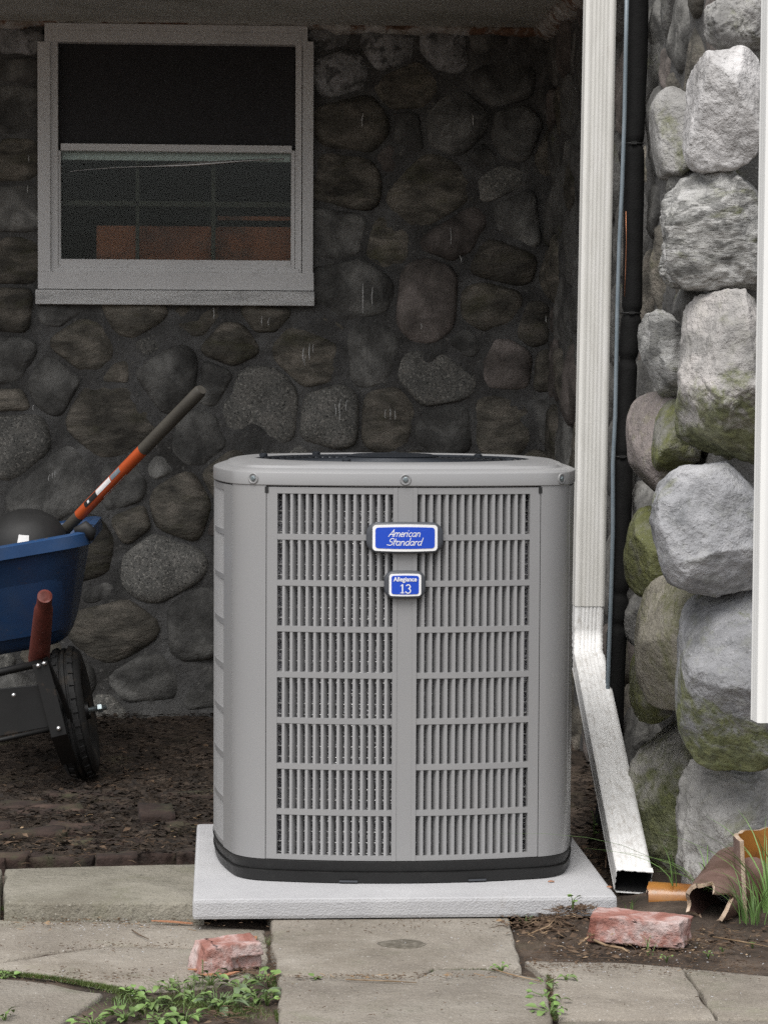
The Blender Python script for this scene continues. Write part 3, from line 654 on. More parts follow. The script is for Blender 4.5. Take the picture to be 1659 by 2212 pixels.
# corner posts
PH = R(2.2)
for k in range(4):
    z0, z1 = .051, .876
    lo = phi0 - R(.0)
    path = [(rot4(arcpt(phi0 + .0006, 0), k), rot4(arcpt(phi0 + .0006, -.02), k))]
    for i in range(11):
        a = phi0 + (math.pi/2 - 2*phi0) * i / 10; d = Vector((math.sin(a), -math.cos(a)))
        path.append((rot4(cc + d * (rc), k), rot4(cc + d * (rc - .015), k)))
    mb = MB(); rings = [[Vector((*o_, z0)), Vector((*o_, z1)), Vector((*i_, z1)), Vector((*i_, z0))] for o_, i_ in path]
    # small flange lip where the post meets the next panel
    mb.loft(rings); mb.build('corner_post', M['unit'], ac, auto=35)
ZT, PITCHZ, SLOTZ = .857, .1009, .0885     # top of first slot row above the unit base
PU, SW = .01738, .0106
def bent(mb, u0, u1, z0, z1, o0, o1, n=None):
    n = n or max(1, int(abs(u1 - u0) / .02)); rings = []
    for i in range(n + 1):
        ph = (u0 + (u1 - u0) * i / n) / RA
        a = arcpt(ph, o0); b = arcpt(ph, o1); rings.append([Vector((*a, z0)), Vector((*a, z1)), Vector((*b, z1)), Vector((*b, z0))])
    mb.loft(rings)
ULIM = phi0 * RA - .0015
def slat_u():
    out = []
    for sgn in (-1, 1):
        for i in range(14): out.append(sgn * (.0265 + SW + i * PU + (PU - SW) / 2))
    return out
slat_me = None
zb, zt = .0515, .871
def panel(k, detailed=True):
    root = MB()
    zrow0 = ZT - 7 * PITCHZ - SLOTZ
    bent(root, -ULIM, -.0265 - 14*PU - SW, zb, zt, -.014, -.001); bent(root, .0265 + 14*PU + SW, ULIM, zb, zt, -.014, -.001)
    bent(root, -.0265, .0265, zb, zt, -.014, -.001)
    bent(root, -.0262, -.0170, zb, zt, -.002, .0004); bent(root, .0170, .0262, zb, zt, -.002, .0004)
    uo = .0265 + 14*PU + SW
    for sgn in (-1, 1):
        a, b = (-uo, -.0265) if sgn < 0 else (.0265, uo)
        bent(root, a, b, ZT, zt, -.013, -.0012); bent(root, a, b, zb, zrow0, -.013, -.0012)
    rootm = Matrix.Rotation(math.pi/2 * k, 4, 'Z')
    fr = root.build('louvre_panel', M['unit'], ac, auto=35); fr.matrix_local = rootm
    for j in range(7):
        z1 = ZT - PITCHZ * j - SLOTZ; z0 = ZT - PITCHZ * (j + 1)
        for sgn in (-1, 1):
            a, b = (-uo - .0005, -.026) if sgn < 0 else (.026, uo + .0005)
            r_ = MB(); bent(r_, a, b, z0, z1, -.012, -.0014); rb = r_.build('cross_bar', M['unit'], fr, auto=35)
    return fr
def make_slat():
    mb = MB(); t = (PU - SW) / 2
    pr = [(-t, 0), (-t*.8, -.0012), (t*.8, -.0012), (t, 0), (t*1.7, .024), (-t*1.7, .024)]
    mb.loft([[Vector((x, y, zb + .004)) for x, y in pr], [Vector((x, y, zt - .004)) for x, y in pr]])
    o = mb.build('slat', M['unit_in'], None, auto=35); me = o.data; bpy.data.objects.remove(o); return me
slat_me = make_slat()
for k in (0, 1, 3):
    fr = panel(k)
    for u in slat_u():
        ph = u / RA; p = arcpt(ph, -.0036)
        inst('slat', slat_me, fr, Matrix.Translation((p.x, p.y, 0)) @ Matrix.Rotation(-R(17) if u < 0 else R(13), 4, 'Z'))
for k in (1, 3):                           # the side posts wrap a little way round the sides
    for a_, b_ in ((-ULIM, -ULIM + .075), (ULIM - .075, ULIM)):
        mb = MB(); bent(mb, a_, b_, zb - .0002, zt + .0002, -.003, .0010); o = mb.build('post_return', M['unit'], ac, auto=35); o.rotation_euler.z = math.pi/2 * k
# plain back panel
mb = MB(); bent(mb, -ULIM, ULIM, zb, zt, -.014, -.001); o = mb.build('back_panel', M['unit'], ac, auto=35); o.rotation_euler.z = math.pi
# coil
mb = MB(); mb.loft([oring(-.0365, .05), oring(-.0365, .872)]); mb.build('coil', M['coil'], ac, smooth=True)
mb = MB()
z = .062
while z < .868:
    for dz, off in ((0, -.0315), ):
        rg2 = []
        P_ = outline(off, na=26, nc=10); n = len(P_)
        rings = [[Vector((p.x, p.y, z + dz)) + Vector((p.x, p.y, 0)).normalized() * .0019 * math.cos(a) + Vector((0, 0, .0019 * math.sin(a))) for p in P_] for a in (0, 1.57, 3.14, 4.71)]
        vs = [q for r_ in rings for q in r_]; fs = [(i*n+j, i*n+(j+1)%n, ((i+1)%4)*n+(j+1)%n, ((i+1)%4)*n+j) for i in range(4) for j in range(n)]
        mb.add(vs, fs)
    z += .0236
tb = mb.build('coil_tubing', mat('bright_tube', [g(.85)], 30, .25, metal=.3), ac, smooth=True); tb['kind'] = 'stuff'
# spiny aluminium fins on the coil
mb = MB(); rg = random.Random(9)
for i in range(24000):
    side = rg.choice((0, 0, 0, 1, 3)); ph = rg.uniform(-phi0, phi0); z = rg.uniform(.055, .87)
    p = arcpt(ph, -.0340 + rg.uniform(-.002, .004)); p = rot4(p, side); d = Vector((p.x, p.y)).normalized()
    t = Vector((-d.y, d.x)); l = rg.uniform(.002, .0045); a = rg.uniform(-1.2, 1.2)
    q = Vector((p.x, p.y, z)); T = Vector((t.x * math.sin(a), t.y * math.sin(a), math.cos(a))); Nn = Vector((d.x, d.y, rg.uniform(-.6, .6)))
    w_ = T.cross(Nn).normalized() * .0007
    mb.add([q - T * l - w_, q + T * l - w_, q + T * l + w_, q - T * l + w_], [(0, 1, 2, 3)])
M['fin'] = mat('aluminium_fin', [g(.7,(1,1,1.03)), g(.9,(1,1,1.03))], 40, .3, metal=.35)
fn = mb.build('coil_fins', M['fin'], ac); fn['kind'] = 'stuff'
# cap
H = .921
mb = MB()
def circ(r, z, na=14, nc=9):
    o_ = outline(0, na, nc); return [Vector((p.x, p.y, 0)).normalized() * r + Vector((0, 0, z)) for p in o_]
def mixr(t, off, z, r): 
    o_ = oring(off, z); c_ = circ(r, z); return [o_[i].lerp(c_[i], t) for i in range(len(o_))]
mb.loft([oring(-.003, .876), oring(.000, .874), oring(.0022, .876), oring(.0022, .9005), oring(.0012, .9028), oring(-.001, .9040), oring(-.010, .9075), oring(-.0225, .9115), oring(-.026, .9115), oring(-.032, .9165), mixr(.35, -.03, .921, .345), mixr(.7, -.03, .923, .335), mixr(1, 0, .924, .330), mixr(1, 0, .921, .322), mixr(1, 0, .905, .318)], cap1=False, cap0=False)
mb.build('top_cap', M['unit'], ac, auto=28)
# fan guard: concentric wires and spokes, hub plate
mb = MB()
for i in range(15):
    r_ = .075 + i * .0172; zz = .9235 - .0045 * (i / 14)
    mb.tube([(r_ * math.cos(a), r_ * math.sin(a), zz) for a in [2*math.pi*k/40 for k in range(41)]], .0022, 6, cap=False)
for k in range(8):
    a = math.pi/8 + k*math.pi/4
    mb.tube([(.07*math.cos(a), .07*math.sin(a), .921), (.322*math.cos(a), .322*math.sin(a), .917)], .0035, 6)
mb.build('fan_guard', M['fan'], ac, smooth=True)
mb = MB(); mb.lathe([(.09, .918), (.105, .922), (.107, .9275), (.09, .9315), (.05, .9335), (.005, .934)], 40); mb.build('hub_plate', M['fan'], ac, auto=40)
mb = MB(); mb.lathe([(.315, .70), (.318, .86), (.30, .862), (.01, .863)], 40); mb.build('fan_shroud', M['black'], ac)
for (x, y) in ((-.12,-.24),(.21,.1),(.25,-.2),(-.3,.1),(.02,.26),(-.17,.24)):
    mb = MB(); mb.lathe([(.010, .921), (.010, .9265), (.006, .929), (.001, .9292)], 12, (x, y, 0)); mb.build('guard_bolt', M['fan'], ac, auto=40)
# cap screws in dimples
for p2, n2 in [(arcpt(0, .0022), Vector((0,-1,0))), (cc + Vector((math.sin(.80), -math.cos(.80))) * (rc + .0022), Vector((math.sin(.80), -math.cos(.80), 0))),
               (Vector((-cc.x, cc.y)) + Vector((-math.sin(.55), -math.cos(.55))) * (rc + .0022), Vector((-math.sin(.55), -math.cos(.55), 0)))]:
    c = Vector((p2.x, p2.y, .889))
    mb = MB(); mb.lathe([(.0125, -.001), (.0125, .0012), (.0105, .0022), (.0085, .0010), (.008, -.002)], 20, c, n2); mb.build('screw_dimple', M['unit'], ac, smooth=True)
    mb = MB(); mb.lathe([(.006, -.001), (.006, .003), (.0045, .0042), (.001, .0044)], 6, c, n2); mb.build('screw', M['screw'], ac, auto=30)
# feet marks of the base pan
for u in (-.12, .165):
    mb = MB(); bent(mb, u - .02, u + .02, .004, .0075, -.004, .001); mb.build('drain_notch', M['badge'], ac)
# dark notches at the upper corners of the front panel
for u in (-ULIM, ULIM):
    mb = MB(); bent(mb, u - .004, u + .004, .858, .8715, -.003, .0006); mb.build('panel_notch', M['black'], ac)

# badges ------------------------------------------------------------
def rr2(w_, h, r, n=6, bul=0.0):
    pts = []
    for cx, cy, a0 in ((w_/2-r, h/2-r, 0), (-w_/2+r, h/2-r, 90), (-w_/2+r, -h/2+r, 180), (w_/2-r, -h/2+r, 270)):
        for i in range(n+1):
            a = R(a0 + 90*i/n); pts.append((cx + r*math.cos(a), cy + r*math.sin(a)))
    out = []
    for i in range(len(pts)):
        a, b = pts[i], pts[(i+1) % len(pts)]
        k = 8 if i % (n + 1) == n else 1
        for j in range(k):
            x = a[0] + (b[0]-a[0])*j/k; y = a[1] + (b[1]-a[1])*j/k
            y += bul * (1 - (2*x/w_)**2) * (1 if y > 0 else -1) * min(1, abs(y)/(h*.4)); out.append((x, y))
    return out
def badge(cxp, cyp, w_, h, r, bul):
    """centre in unit coordinates (x, z)"""
    b = empty('nameplate', (0, 0, 0)); b.parent = ac
    RB = .55
    def P(x, z, d):
        return Vector((cxp + x, -HW - .010 - d + (x*x) / (2*RB), cyp + z))
    mb = MB(); mk = lambda ww, hh, rr_, bb, d: [P(x, z, d) for x, z in rr2(ww, hh, rr_, bul=bb)]
    mb.loft([mk(w_, h, r, bul, -.012), mk(w_, h, r, bul, .000), mk(w_*.985, h*.97, r, bul, .0025), mk(w_*.94, h*.92, r*.9, bul, .0042), mk(w_*.86, h*.84, r*.7, bul, .0048)])
    mb.build('bezel', M['badge'], b, auto=35)
    return b, P, mk
def plate(mk, w_, h, r, bul, d, m, name, parent):
    mb = MB(); o_ = mk(w_, h, r, bul, d); i_ = mk(w_*.1, h*.1, r*.1, bul*.1, d)
    mb.loft([mk(w_, h, r, bul, d - .0012), o_, mk(w_*.66, h*.66, r*.6, bul*.6, d), mk(w_*.33, h*.33, r*.3, bul*.3, d), i_], cap0=False); return mb.build(name, M[m], parent)
def ribbon(mb, pts, wd, P, d):
    for a, b in zip(pts, pts[1:]):
        dx, dy = b[0]-a[0], b[1]-a[1]; L = math.hypot(dx, dy) or 1e-6; nx_, ny_ = -dy/L*wd/2, dx/L*wd/2; ex, ey = dx/L*wd*.3, dy/L*wd*.3
        q = [(a[0]-ex+nx_, a[1]-ey+ny_), (a[0]-ex-nx_, a[1]-ey-ny_), (b[0]+ex-nx_, b[1]+ey-ny_), (b[0]+ex+nx_, b[1]+ey+ny_)]
        ribbon.d += 2e-6
        mb.add([P(x, z, d + ribbon.d) for x, z in q], [(0, 1, 2, 3)])
ribbon.d = 0
def arc_(cx, cy, rx, ry, a0, a1, n=9): return [(cx + rx*math.cos(R(a0+(a1-a0)*i/n)), cy + ry*math.sin(R(a0+(a1-a0)*i/n))) for i in range(n+1)]
GL = {  # strokes on an x-height of 1, advance last
 'A': ([[(0,0),(.75,1.75),(.95,0)],[(.1,.55),(1.25,.55)]], 1.25),
 'm': ([[(0,1),(0,0)], arc_(.28,.6,.28,.4,170,0)+[(.56,0)], arc_(.84,.6,.28,.4,170,0)+[(1.12,.1),(1.2,0)]], 1.35),
 'e': ([[(.05,.5),(.6,.58)]+arc_(.35,.5,.32,.5,20,320)], .85),
 'r': ([[(0,1),(0,0)], arc_(.3,.55,.3,.42,170,50)], .62),
 'i': ([[(0,1),(0,.1),(.12,0)],[(0,1.45),(.03,1.5)]], .38),
 'c': ([arc_(.38,.5,.36,.5,50,310)], .8),
 'a': ([arc_(.36,.5,.36,.5,60,360), [(.72,1),(.72,.1),(.85,0)]], 1.05),
 'n': ([[(0,1),(0,0)], arc_(.32,.58,.32,.42,170,0)+[(.64,.1),(.75,0)]], .95),
 'S': ([[(1.1,1.55)]+arc_(.68,1.28,.42,.42,60,240)+arc_(.55,.45,.5,.45,70,-130)+[(-.1,.12)]], 1.25),
 't': ([[(.2,1.6),(.1,.15),(.3,0)],[(-.2,1.05),(.65,1.05)]], .6),
 'd': ([arc_(.36,.5,.36,.5,60,360), [(.74,1.85),(.72,.1),(.85,0)]], 1.02)}
def script(word, x0, z0, xh, P, d, parent, shear=.35, wd=.0012, sx=1.0):
    mb = MB(); x = 0
    for ch in word:
        st, adv = GL[ch]
        for s_ in st: ribbon(mb, [(x0 + (x + q[0]) * xh * sx + shear * q[1] * xh, z0 + q[1] * xh) for q in s_], wd, P, d)
        x += adv
    return mb.build('lettering', M['white'], parent)
def zfor(y, D=5.6): return CAMZ - (y - 800) * D / F - UZ + (.0)
bw = 5.58 / F
b1, P1, mk1 = badge(at(875, 1162, 5.53).x - UX, at(875, 1162, 5.53).z - UZ, 166*bw, 64*bw, .024, .002)
plate(mk1, 140*bw, 55*bw, .0075, .0018, .0058, 'white', 'white_border', b1)
plate(mk1, 128*bw, 44*bw, .0060, .0015, .0066, 'blue', 'blue_face', b1)
script('American', -36*bw, .0030, .0086, P1, .0069, b1, wd=.0015, sx=1.12)
script('Standard', -39*bw, -.0160, .0088, P1, .0069, b1, wd=.0015, sx=1.14)
b2, P2, mk2 = badge(at(875, 1263.5, 5.53).x - UX, at(875, 1263.5, 5.53).z - UZ, 89*bw, 58*bw, .020, .0012)
plate(mk2, 69*bw, 47*bw, .006, .001, .0058, 'white', 'white_border', b2)
plate(mk2, 59*bw, 39*bw, .0045, .001, .0066, 'blue', 'blue_face', b2)
def text(body, size, x, z, P, parent, sx=1, off=0):
    cu = bpy.data.curves.new('lettering', 'FONT'); cu.body = body; cu.size = size; cu.align_x = 'CENTER'; cu.extrude = .0001; cu.offset = off
    cu.materials.append(M['white']); o = bpy.data.objects.new('lettering', cu); C.objects.link(o); o.parent = parent
    bpy.context.view_layer.update()
    me = bpy.data.meshes.new_from_object(o.evaluated_get(bpy.context.evaluated_depsgraph_get())); bpy.data.objects.remove(o)
    o = bpy.data.objects.new('lettering', me); C.objects.link(o); o.parent = parent
    o.location = P(x, z, .0072); o.rotation_euler = (math.pi/2, 0, 0); o.scale = (sx, 1, 1); return o
text('Allegiance', .0135, 0, 8.0*bw, P2, b2, sx=.92, off=.00028)
# serif numerals 13
mb = MB()
q = lambda L_, x, s=.0165, z=-.0175: [(x + a * s, z + b * s) for a, b in L_]
ribbon(mb, q([(.28,0),(.28,1.12)], -.0105), .0026, P2, .0069); ribbon(mb, q([(.02,.92),(.26,1.1)], -.0105), .0012, P2, .0069); ribbon(mb, q([(.0,.02),(.56,.02)], -.0105), .0011, P2, .0069)
c3 = arc_(.3,.84,.27,.26,150,-70) + arc_(.28,.29,.33,.31,75,-160)
ribbon(mb, q(c3, .0015), .0021, P2, .0069)
mb.build('lettering', M['white'], b2)

# ------------------------------------------------------------------ downspouts
def spout_profile(w_, d, ridges=5, rd=.0022):
    pts = []; n = ridges * 4
    for i in range(n + 1):
        t = i / n; x = -w_/2 + .006 + (w_ - .012) * t
        inr = .12 < t < .88; pts.append((x, -d/2 + (rd * (.5 - .5*math.cos((t-.12)/.76*ridges*2*math.pi)) if inr else 0)))
    pts += [(w_/2, -d/2 + .006)]
    for i in range(1, 9): t = i/9; pts.append((w_/2 - rd*(.5-.5*math.cos(t*3*2*math.pi)), -d/2 + .006 + (d - .012)*t))
    pts += [(w_/2, d/2 - .006), (w_/2 - .006, d/2), (-w_/2 + .006, d/2), (-w_/2, d/2 - .006)]
    for i in range(8, 0, -1): t = i/9; pts.append((-w_/2 + rd*(.5-.5*math.cos(t*3*2*math.pi)), -d/2 + .006 + (d - .012)*t))
    pts += [(-w_/2, -d/2 + .006)]
    return pts
def sweep(path, prof, side, scale=None, name='tube', m=None, parent=None, open_end=False):
    path = [Vector(p) for p in path]; rings = []
    for i, p in enumerate(path):
        t0 = (path[i] - path[i-1]).normalized() if i else (path[1] - path[0]).normalized()
        t1 = (path[i+1] - path[i]).normalized() if i < len(path)-1 else t0
        t = (t0 + t1).normalized(); s = (side - t * side.dot(t)).normalized(); f = t.cross(s).normalized()
        if f.y > 0: f = -f      # f points to the front / up
        k = 1 / max(.5, t.dot(t1)); sc = scale[i] if scale else 1
        rings.append([p + s * x * sc - f * y * k * sc for x, y in prof])
    mb = MB(); mb.loft(rings, cap0=True, cap1=not open_end)
    return mb.build(name, m, parent, auto=50)
ds = empty('downspout', at(1368, 1940, 5.66)); bpy.context.view_layer.update(); dinv = ds.matrix_world.inverted()
tag(ds, 'long off-white ridged downspout beside the condenser, its foot slanting out to the brick', 'downspout')
prof = spout_profile(.082, .058)
DY = 6.9
top = at(1298, -120, DY); bot = at(1271, 1345, DY)
side = Vector((1, .02, 0))
o = sweep([top, at(1271, 1308, DY)], prof, side, name='upper_pipe', m=M['alu'], parent=ds); o.matrix_parent_inverse = dinv
# elbow with crimps
prof2 = spout_profile(.079, .054)
e0 = at(1271, 1300, DY); e1 = at(1269, 1352, DY); low0 = at(1270, 1425, DY - .075); end = at(1368, 1925, 5.68); end.z = .047
dirn = (end - low0).normalized(); path = [e0, e1]; scs = [1, 1]
for i in range(1, 12):
    t = i / 12; p = (e1 * (1-t)**2 + (e1 + Vector((0, 0, -.06))) * 2*t*(1-t) + low0 * t*t); path.append(p); scs.append(1.0 if i % 2 else .955)
path += [low0, low0 + dirn * .05]; scs += [1, 1]
o = sweep(path, prof2, side, scs, 'elbow', M['alu_dirty'], ds); o.matrix_parent_inverse = dinv
prof3 = spout_profile(.083, .058)
lp = [low0 + dirn * .015 + (end - low0 - dirn * .015) * (i / 14) for i in range(15)]
side2 = Vector((1, .10, -.03))
o = sweep(lp, prof3, side2, name='lower_pipe', m=M['alu_dirty'], parent=ds, open_end=True); o.matrix_parent_inverse = dinv
mb = MB(); s_ = (side2 - dirn * side2.dot(dirn)).normalized(); f_ = dirn.cross(s_); f_ = -f_ if f_.z < 0 else f_
dk = [end - dirn * .004 + s_ * a * .0365 + f_ * b * .024 for a, b in ((-1,-1),(1,-1),(1,1),(-1,1))]
dk2 = [p - dirn * .25 for p in dk]
mb.loft([dk2, dk], cap1=False); o = mb.build('mouth_shade', M['black'], ds); o.matrix_parent_inverse = dinv  # black box paints the shade inside the open pipe mouth
mb = MB(); mb.add(dk, [(0, 1, 2, 3)]); 
mb.v = []; mb.f = []
ragged = []
for i in range(13):
    t = i/12; ragged.append(end + s_ * (-.0415 + .083*t) + f_ * .030 + dirn * (.004 + .006 * nz((t*9, 0, 0))))
mb.loft([[p - dirn*.02 + f_*.0008 for p in ragged], [p + f_*.0008 for p in ragged], [p - f_ * .001 for p in ragged]], closed=False, cap0=False, cap1=False)
o = mb.build('torn_lip', M['alu_dirty'], ds); o.matrix_parent_inverse = dinv
# near downspout
ns = empty('downspout', at(1670, 1560, 5.02)); bpy.context.view_layer.update()
tag(ns, 'bright white downspout end hanging in front of the boulder pier', 'downspout')
prof4 = spout_profile(.085, .06)
o = sweep([at(1699, -150, 5.02), at(1673, 1558, 5.02)], prof4, Vector((1, .05, 0)), name='pipe', m=M['alu_clean'], parent=ns, open_end=True); o.matrix_parent_inverse = ns.matrix_world.inverted()

# ------------------------------------------------------------------ insulated pipe, conduit, copper wire
LY = 6.62
ip = empty('insulated_pipe', at(1305, 1760, LY)); bpy.context.view_layer.update(); tag(ip, 'thick black foam covered pipe strapped beside the downspout', 'pipe')
iinv = ip.matrix_world.inverted()
kp = [(-60,1381),(0,1379),(150,1376),(305,1370),(420,1369),(560,1367),(675,1365),(770,1356),(900,1351),(985,1345),(1100,1343),(1250,1339),(1275,1337),(1400,1331),(1560,1326),(1700,1316),(1800,1300)]
def interp(y):
    for (y0, x0), (y1, x1) in zip(kp, kp[1:]):
        if y0 <= y <= y1: return x0 + (x1 - x0) * (y - y0) / (y1 - y0)
    return kp[-1][1]
pts = []; rad = []; pin = [310, 676, 777, 986, 1283, 1350]
y = -60
while y <= 1800:
    pts.append(at(interp(y), y, LY)); r_ = .0265
    for q_ in pin: r_ -= .0062 * math.exp(-((y - q_) / 9.0) ** 2)
    rad.append(r_ + .0008 * math.sin(y * .02)); y += 6
mb = MB(); mb.tube(pts, rad, 16); o = mb.build('foam_sleeve', M['foam'], ip, smooth=True); o.matrix_parent_inverse = iinv
for q_ in (310, 676, 986):
    c = at(interp(q_), q_, LY); mb = MB()
    mb.tube([c + Vector((math.cos(a) * .023 - .006*(math.cos(a) < 0), math.sin(a) * .023, 0)) for a in [2*math.pi*k/18 for k in range(19)]], .0022, 6, cap=False)
    mb.box(tuple(c + Vector((-.012, -.030, -.003))), tuple(c + Vector((.002, -.022, .004))))
    o = mb.build('cable_tie', M['black'], ip, auto=40); o.matrix_parent_inverse = iinv
cd = empty('conduit', at(1312, 1480, LY)); bpy.context.view_layer.update(); tag(cd, 'thin blue-grey flexible conduit running down between downspout and black pipe', 'conduit')
mb = MB(); mb.tube([at(x, y, LY - .03) for y, x in ((-60,1355),(100,1352),(250,1349),(400,1344),(520,1338),(650,1334),(800,1331),(900,1329),(1000,1324),(1150,1324),(1250,1321),(1400,1316),(1480,1313),(1600,1312))], .0056, 10)
o = mb.build('tube', M['conduit'], cd, smooth=True); o.matrix_parent_inverse = cd.matrix_world.inverted()
mb = MB(); mb.tube([at(x, y, LY - .035) for y, x in ((455,1352),(520,1353),(590,1351),(640,1349))], .0013, 6)
cw = mb.build('copper_wire', M['copper'], None, smooth=True); tag(cw, 'short thin bare copper wire lying along the grey conduit', 'wire')

# ------------------------------------------------------------------ wheelbarrow
wbz = 7.4
wh = empty('wheelbarrow', at(100, 1690, wbz)); bpy.context.view_layer.update(); tag(wh, 'blue plastic wheelbarrow with black wheel parked in the dark recess', 'wheelbarrow')
hinv = wh.matrix_world.inverted()
def wp(mb, name, m, smooth=False, auto=None, bevel=0, parent=None):
    o = mb.build(name, M[m], parent or wh, smooth, auto, bevel); 
    if parent is None: o.matrix_parent_inverse = hinv
    return o
# tray: rounded rectangle sections, the rim rising to the right as it leans
ex = (at(188, 1152, 7.1) - at(-300, 1236, 7.1)); ctr_rim = (at(188, 1152, 7.1) + at(-300, 1236, 7.1)) / 2
exn = ex.normalized(); eyn = Vector((0.0, 1, 0)); ezn = exn.cross(eyn).normalized()
def tray_ring(hx, hy, cz, r, cy=0, flare=0, n=7):
    pts = []
    for sx, sy, a0 in ((1, 1, 0), (-1, 1, 90), (-1, -1, 180), (1, -1, 270)):
        for i in range(n+1):
            a = R(a0 + 90*i/n); x = sx*(hx - r) + r*math.cos(a); y_ = sy*(hy - r) + r*math.sin(a)
            pts.append(ctr_rim + exn * x + eyn * (y_ + .42 + cy) + ezn * cz)
    return pts
mb = MB(); hx = ex.length / 2
mb.loft([tray_ring(hx-.15, .20, -.315, .09, .03), tray_ring(hx-.125, .23, -.30, .09, .03), tray_ring(hx-.105, .26, -.26, .09, .02), tray_ring(hx-.034, .385, -.045, .09),
         tray_ring(hx-.022, .395, -.035, .09), tray_ring(hx+.002, .42, -.034, .08), tray_ring(hx+.004, .424, .000, .08), tray_ring(hx-.010, .41, .006, .08), tray_ring(hx-.024, .395, .0, .08),
         tray_ring(hx-.035, .38, -.04, .08), tray_ring(hx-.12, .25, -.27, .09)], cap0=True, cap1=True)
wp(mb, 'tray', 'tray', auto=45)
mb = MB(); c = at(184, 1146, 7.15); mb.tube([c + Vector((-.03, 0, .0)), c + Vector((.0, 0, .008)), c + Vector((.014, .0, -.006)), c + Vector((.018, 0, -.028))], [.008, .02, .02, .006], 10); wp(mb, 'pouring_lip', 'black', smooth=True)
# wheel
wc = at(160, 1540, 7.40); lean = exn
ax = Vector((lean.x, -.02, lean.z)).normalized()
q = ax.to_track_quat('Z', 'Y').to_matrix()
def ring3(r, z, n=44): return [wc + q @ Vector((r*math.cos(2*math.pi*k/n), r*math.sin(2*math.pi*k/n), z)) for k in range(n)]
tw = .045; tr = .188
prof_t = [(.105, -.030), (.125, -.043), (.155, -.047), (.176, -.043), (.184, -.034), (.181, -.030), (.188, -.028), (.189, -.012), (.183, -.010), (.183, -.006), (.190, -.004), (.190, .004), (.183, .006), (.183, .010), (.189, .012), (.188, .028), (.181, .030), (.184, .034), (.176, .043), (.155, .047), (.125, .043), (.105, .030)]
whl = empty('wheel'); whl.parent = wh; whl.matrix_parent_inverse = hinv
mb = MB(); mb.loft([ring3(r_, z) for r_, z in prof_t + prof_t[:1]], cap0=False, cap1=False); mb.build('tyre', M['rubber'], whl, auto=40)
mb = MB(); mb.loft([ring3(.106, -.028), ring3(.10, -.015), ring3(.03, -.018), ring3(.025, -.045), ring3(.025, .045), ring3(.03, .018), ring3(.10, .015), ring3(.106, .028)]); mb.build('rim', M['steel'], whl, auto=40)
# tread lugs on the tyre
mb = MB()
for k in range(30):
    a = 2*math.pi*k/30
    for sgn in (-1, 1):
        p0 = [(.1865, .030*sgn, a), (.1905, .016*sgn, a), (.1905, .016*sgn, a + .09), (.1865, .030*sgn, a + .09)]
        mb.add([wc + q @ Vector(((r_+dd)*math.cos(a_), (r_+dd)*math.sin(a_), z)) for dd in (0, .004) for r_, z, a_ in p0], [(0,1,2,3),(4,5,6,7),(0,1,5,4),(1,2,6,5),(2,3,7,6),(3,0,4,7)])
tl = mb.build('tread_lugs', M['rubber'], whl); tl['kind'] = 'stuff'
mb = MB(); mb.tube([wc - ax * .12, wc + ax * .095], .008, 10); wp(mb, 'axle', 'screw', smooth=True)
mb = MB(); mb.tube([wc + ax * .07, wc + ax * .082], .014, 6); wp(mb, 'axle_nut', 'screw', auto=30)
# frame
def bar(a, b, r_=.011, name='frame_bar', m='steel', n=8):
    mb = MB(); mb.tube([a, b], r_, n); return wp(mb, name, m, smooth=True)
FY = 7.12
def flat_bar(pts, wd, th, name, m):
    pts = [Vector(p) for p in pts]; rings = []
    for i, p in enumerate(pts):
        t = (pts[min(i+1, len(pts)-1)] - pts[max(i-1, 0)]).normalized(); s_ = t.cross(Vector((0, 1, 0))).normalized(); f_ = Vector((0, 1, 0))
        rings.append([p + s_*wd/2 - f_*th/2, p + s_*wd/2 + f_*th/2, p - s_*wd/2 + f_*th/2, p - s_*wd/2 - f_*th/2])
    mb = MB(); mb.loft(rings); return wp(mb, name, m, bevel=.0015)
flat_bar([at(86, 1432, FY), at(100, 1480, FY), at(128, 1590, FY), at(150, 1650, FY+.1)], .045, .006, 'axle_bracket', 'steel')
flat_bar([at(98, 1420, FY+.02), at(125, 1480, FY+.05), at(160, 1570, FY+.12)], .012, .03, 'axle_bracket', 'steel')
bar(at(-300, 1520, FY+.01), at(92, 1432, FY+.01), .011); bar(at(-300, 1665, FY+.02), at(125, 1572, FY+.02), .007)
bar(at(-300, 1560, FY+.06), at(100, 1482, FY+.06), .009)
mb = MB(); rr_ = [at(-20, 1490, FY+.03), at(98, 1478, FY+.03), at(112, 1570, FY+.03), at(-20, 1595, FY+.03)]; mb.loft([rr_, [p + Vector((0, .006, 0)) for p in rr_]]); wp(mb, 'stiffener_plate', 'steel', bevel=.002)
bar(at(-220, 1600, FY+.3), at(-230, 1760, FY+.25), .012, 'leg'); bar(at(-40, 1520, 8.0), at(-30, 1640, 8.0), .012, 'leg')
# wooden shaft end pointing to the viewer
p0 = at(97, 1288, 6.93); p1 = at(84, 1425, 7.20); p2 = p1 + (p1 - p0) * 1.6 + Vector((0, .5, 0))
mb = MB(); mb.tube([p0 + Vector((0, -.006, 0)), p0, p0.lerp(p1, .15), p0.lerp(p1, .2), p1], [.014, .0205, .021, .026, .030], 14, up=Vector((1, 0, 0))); wp(mb, 'handle', 'wood_red', auto=40)
for (x, y) in ((83, 1438), (127, 1574), (96, 1433), (30, 1502)):
    mb = MB(); mb.lathe([(.007, 0), (.007, .003), (.005, .007), (.001, .0085)], 10, at(x, y, FY - .006), Vector((0, -1, 0))); wp(mb, 'bolt', 'chrome', smooth=True)

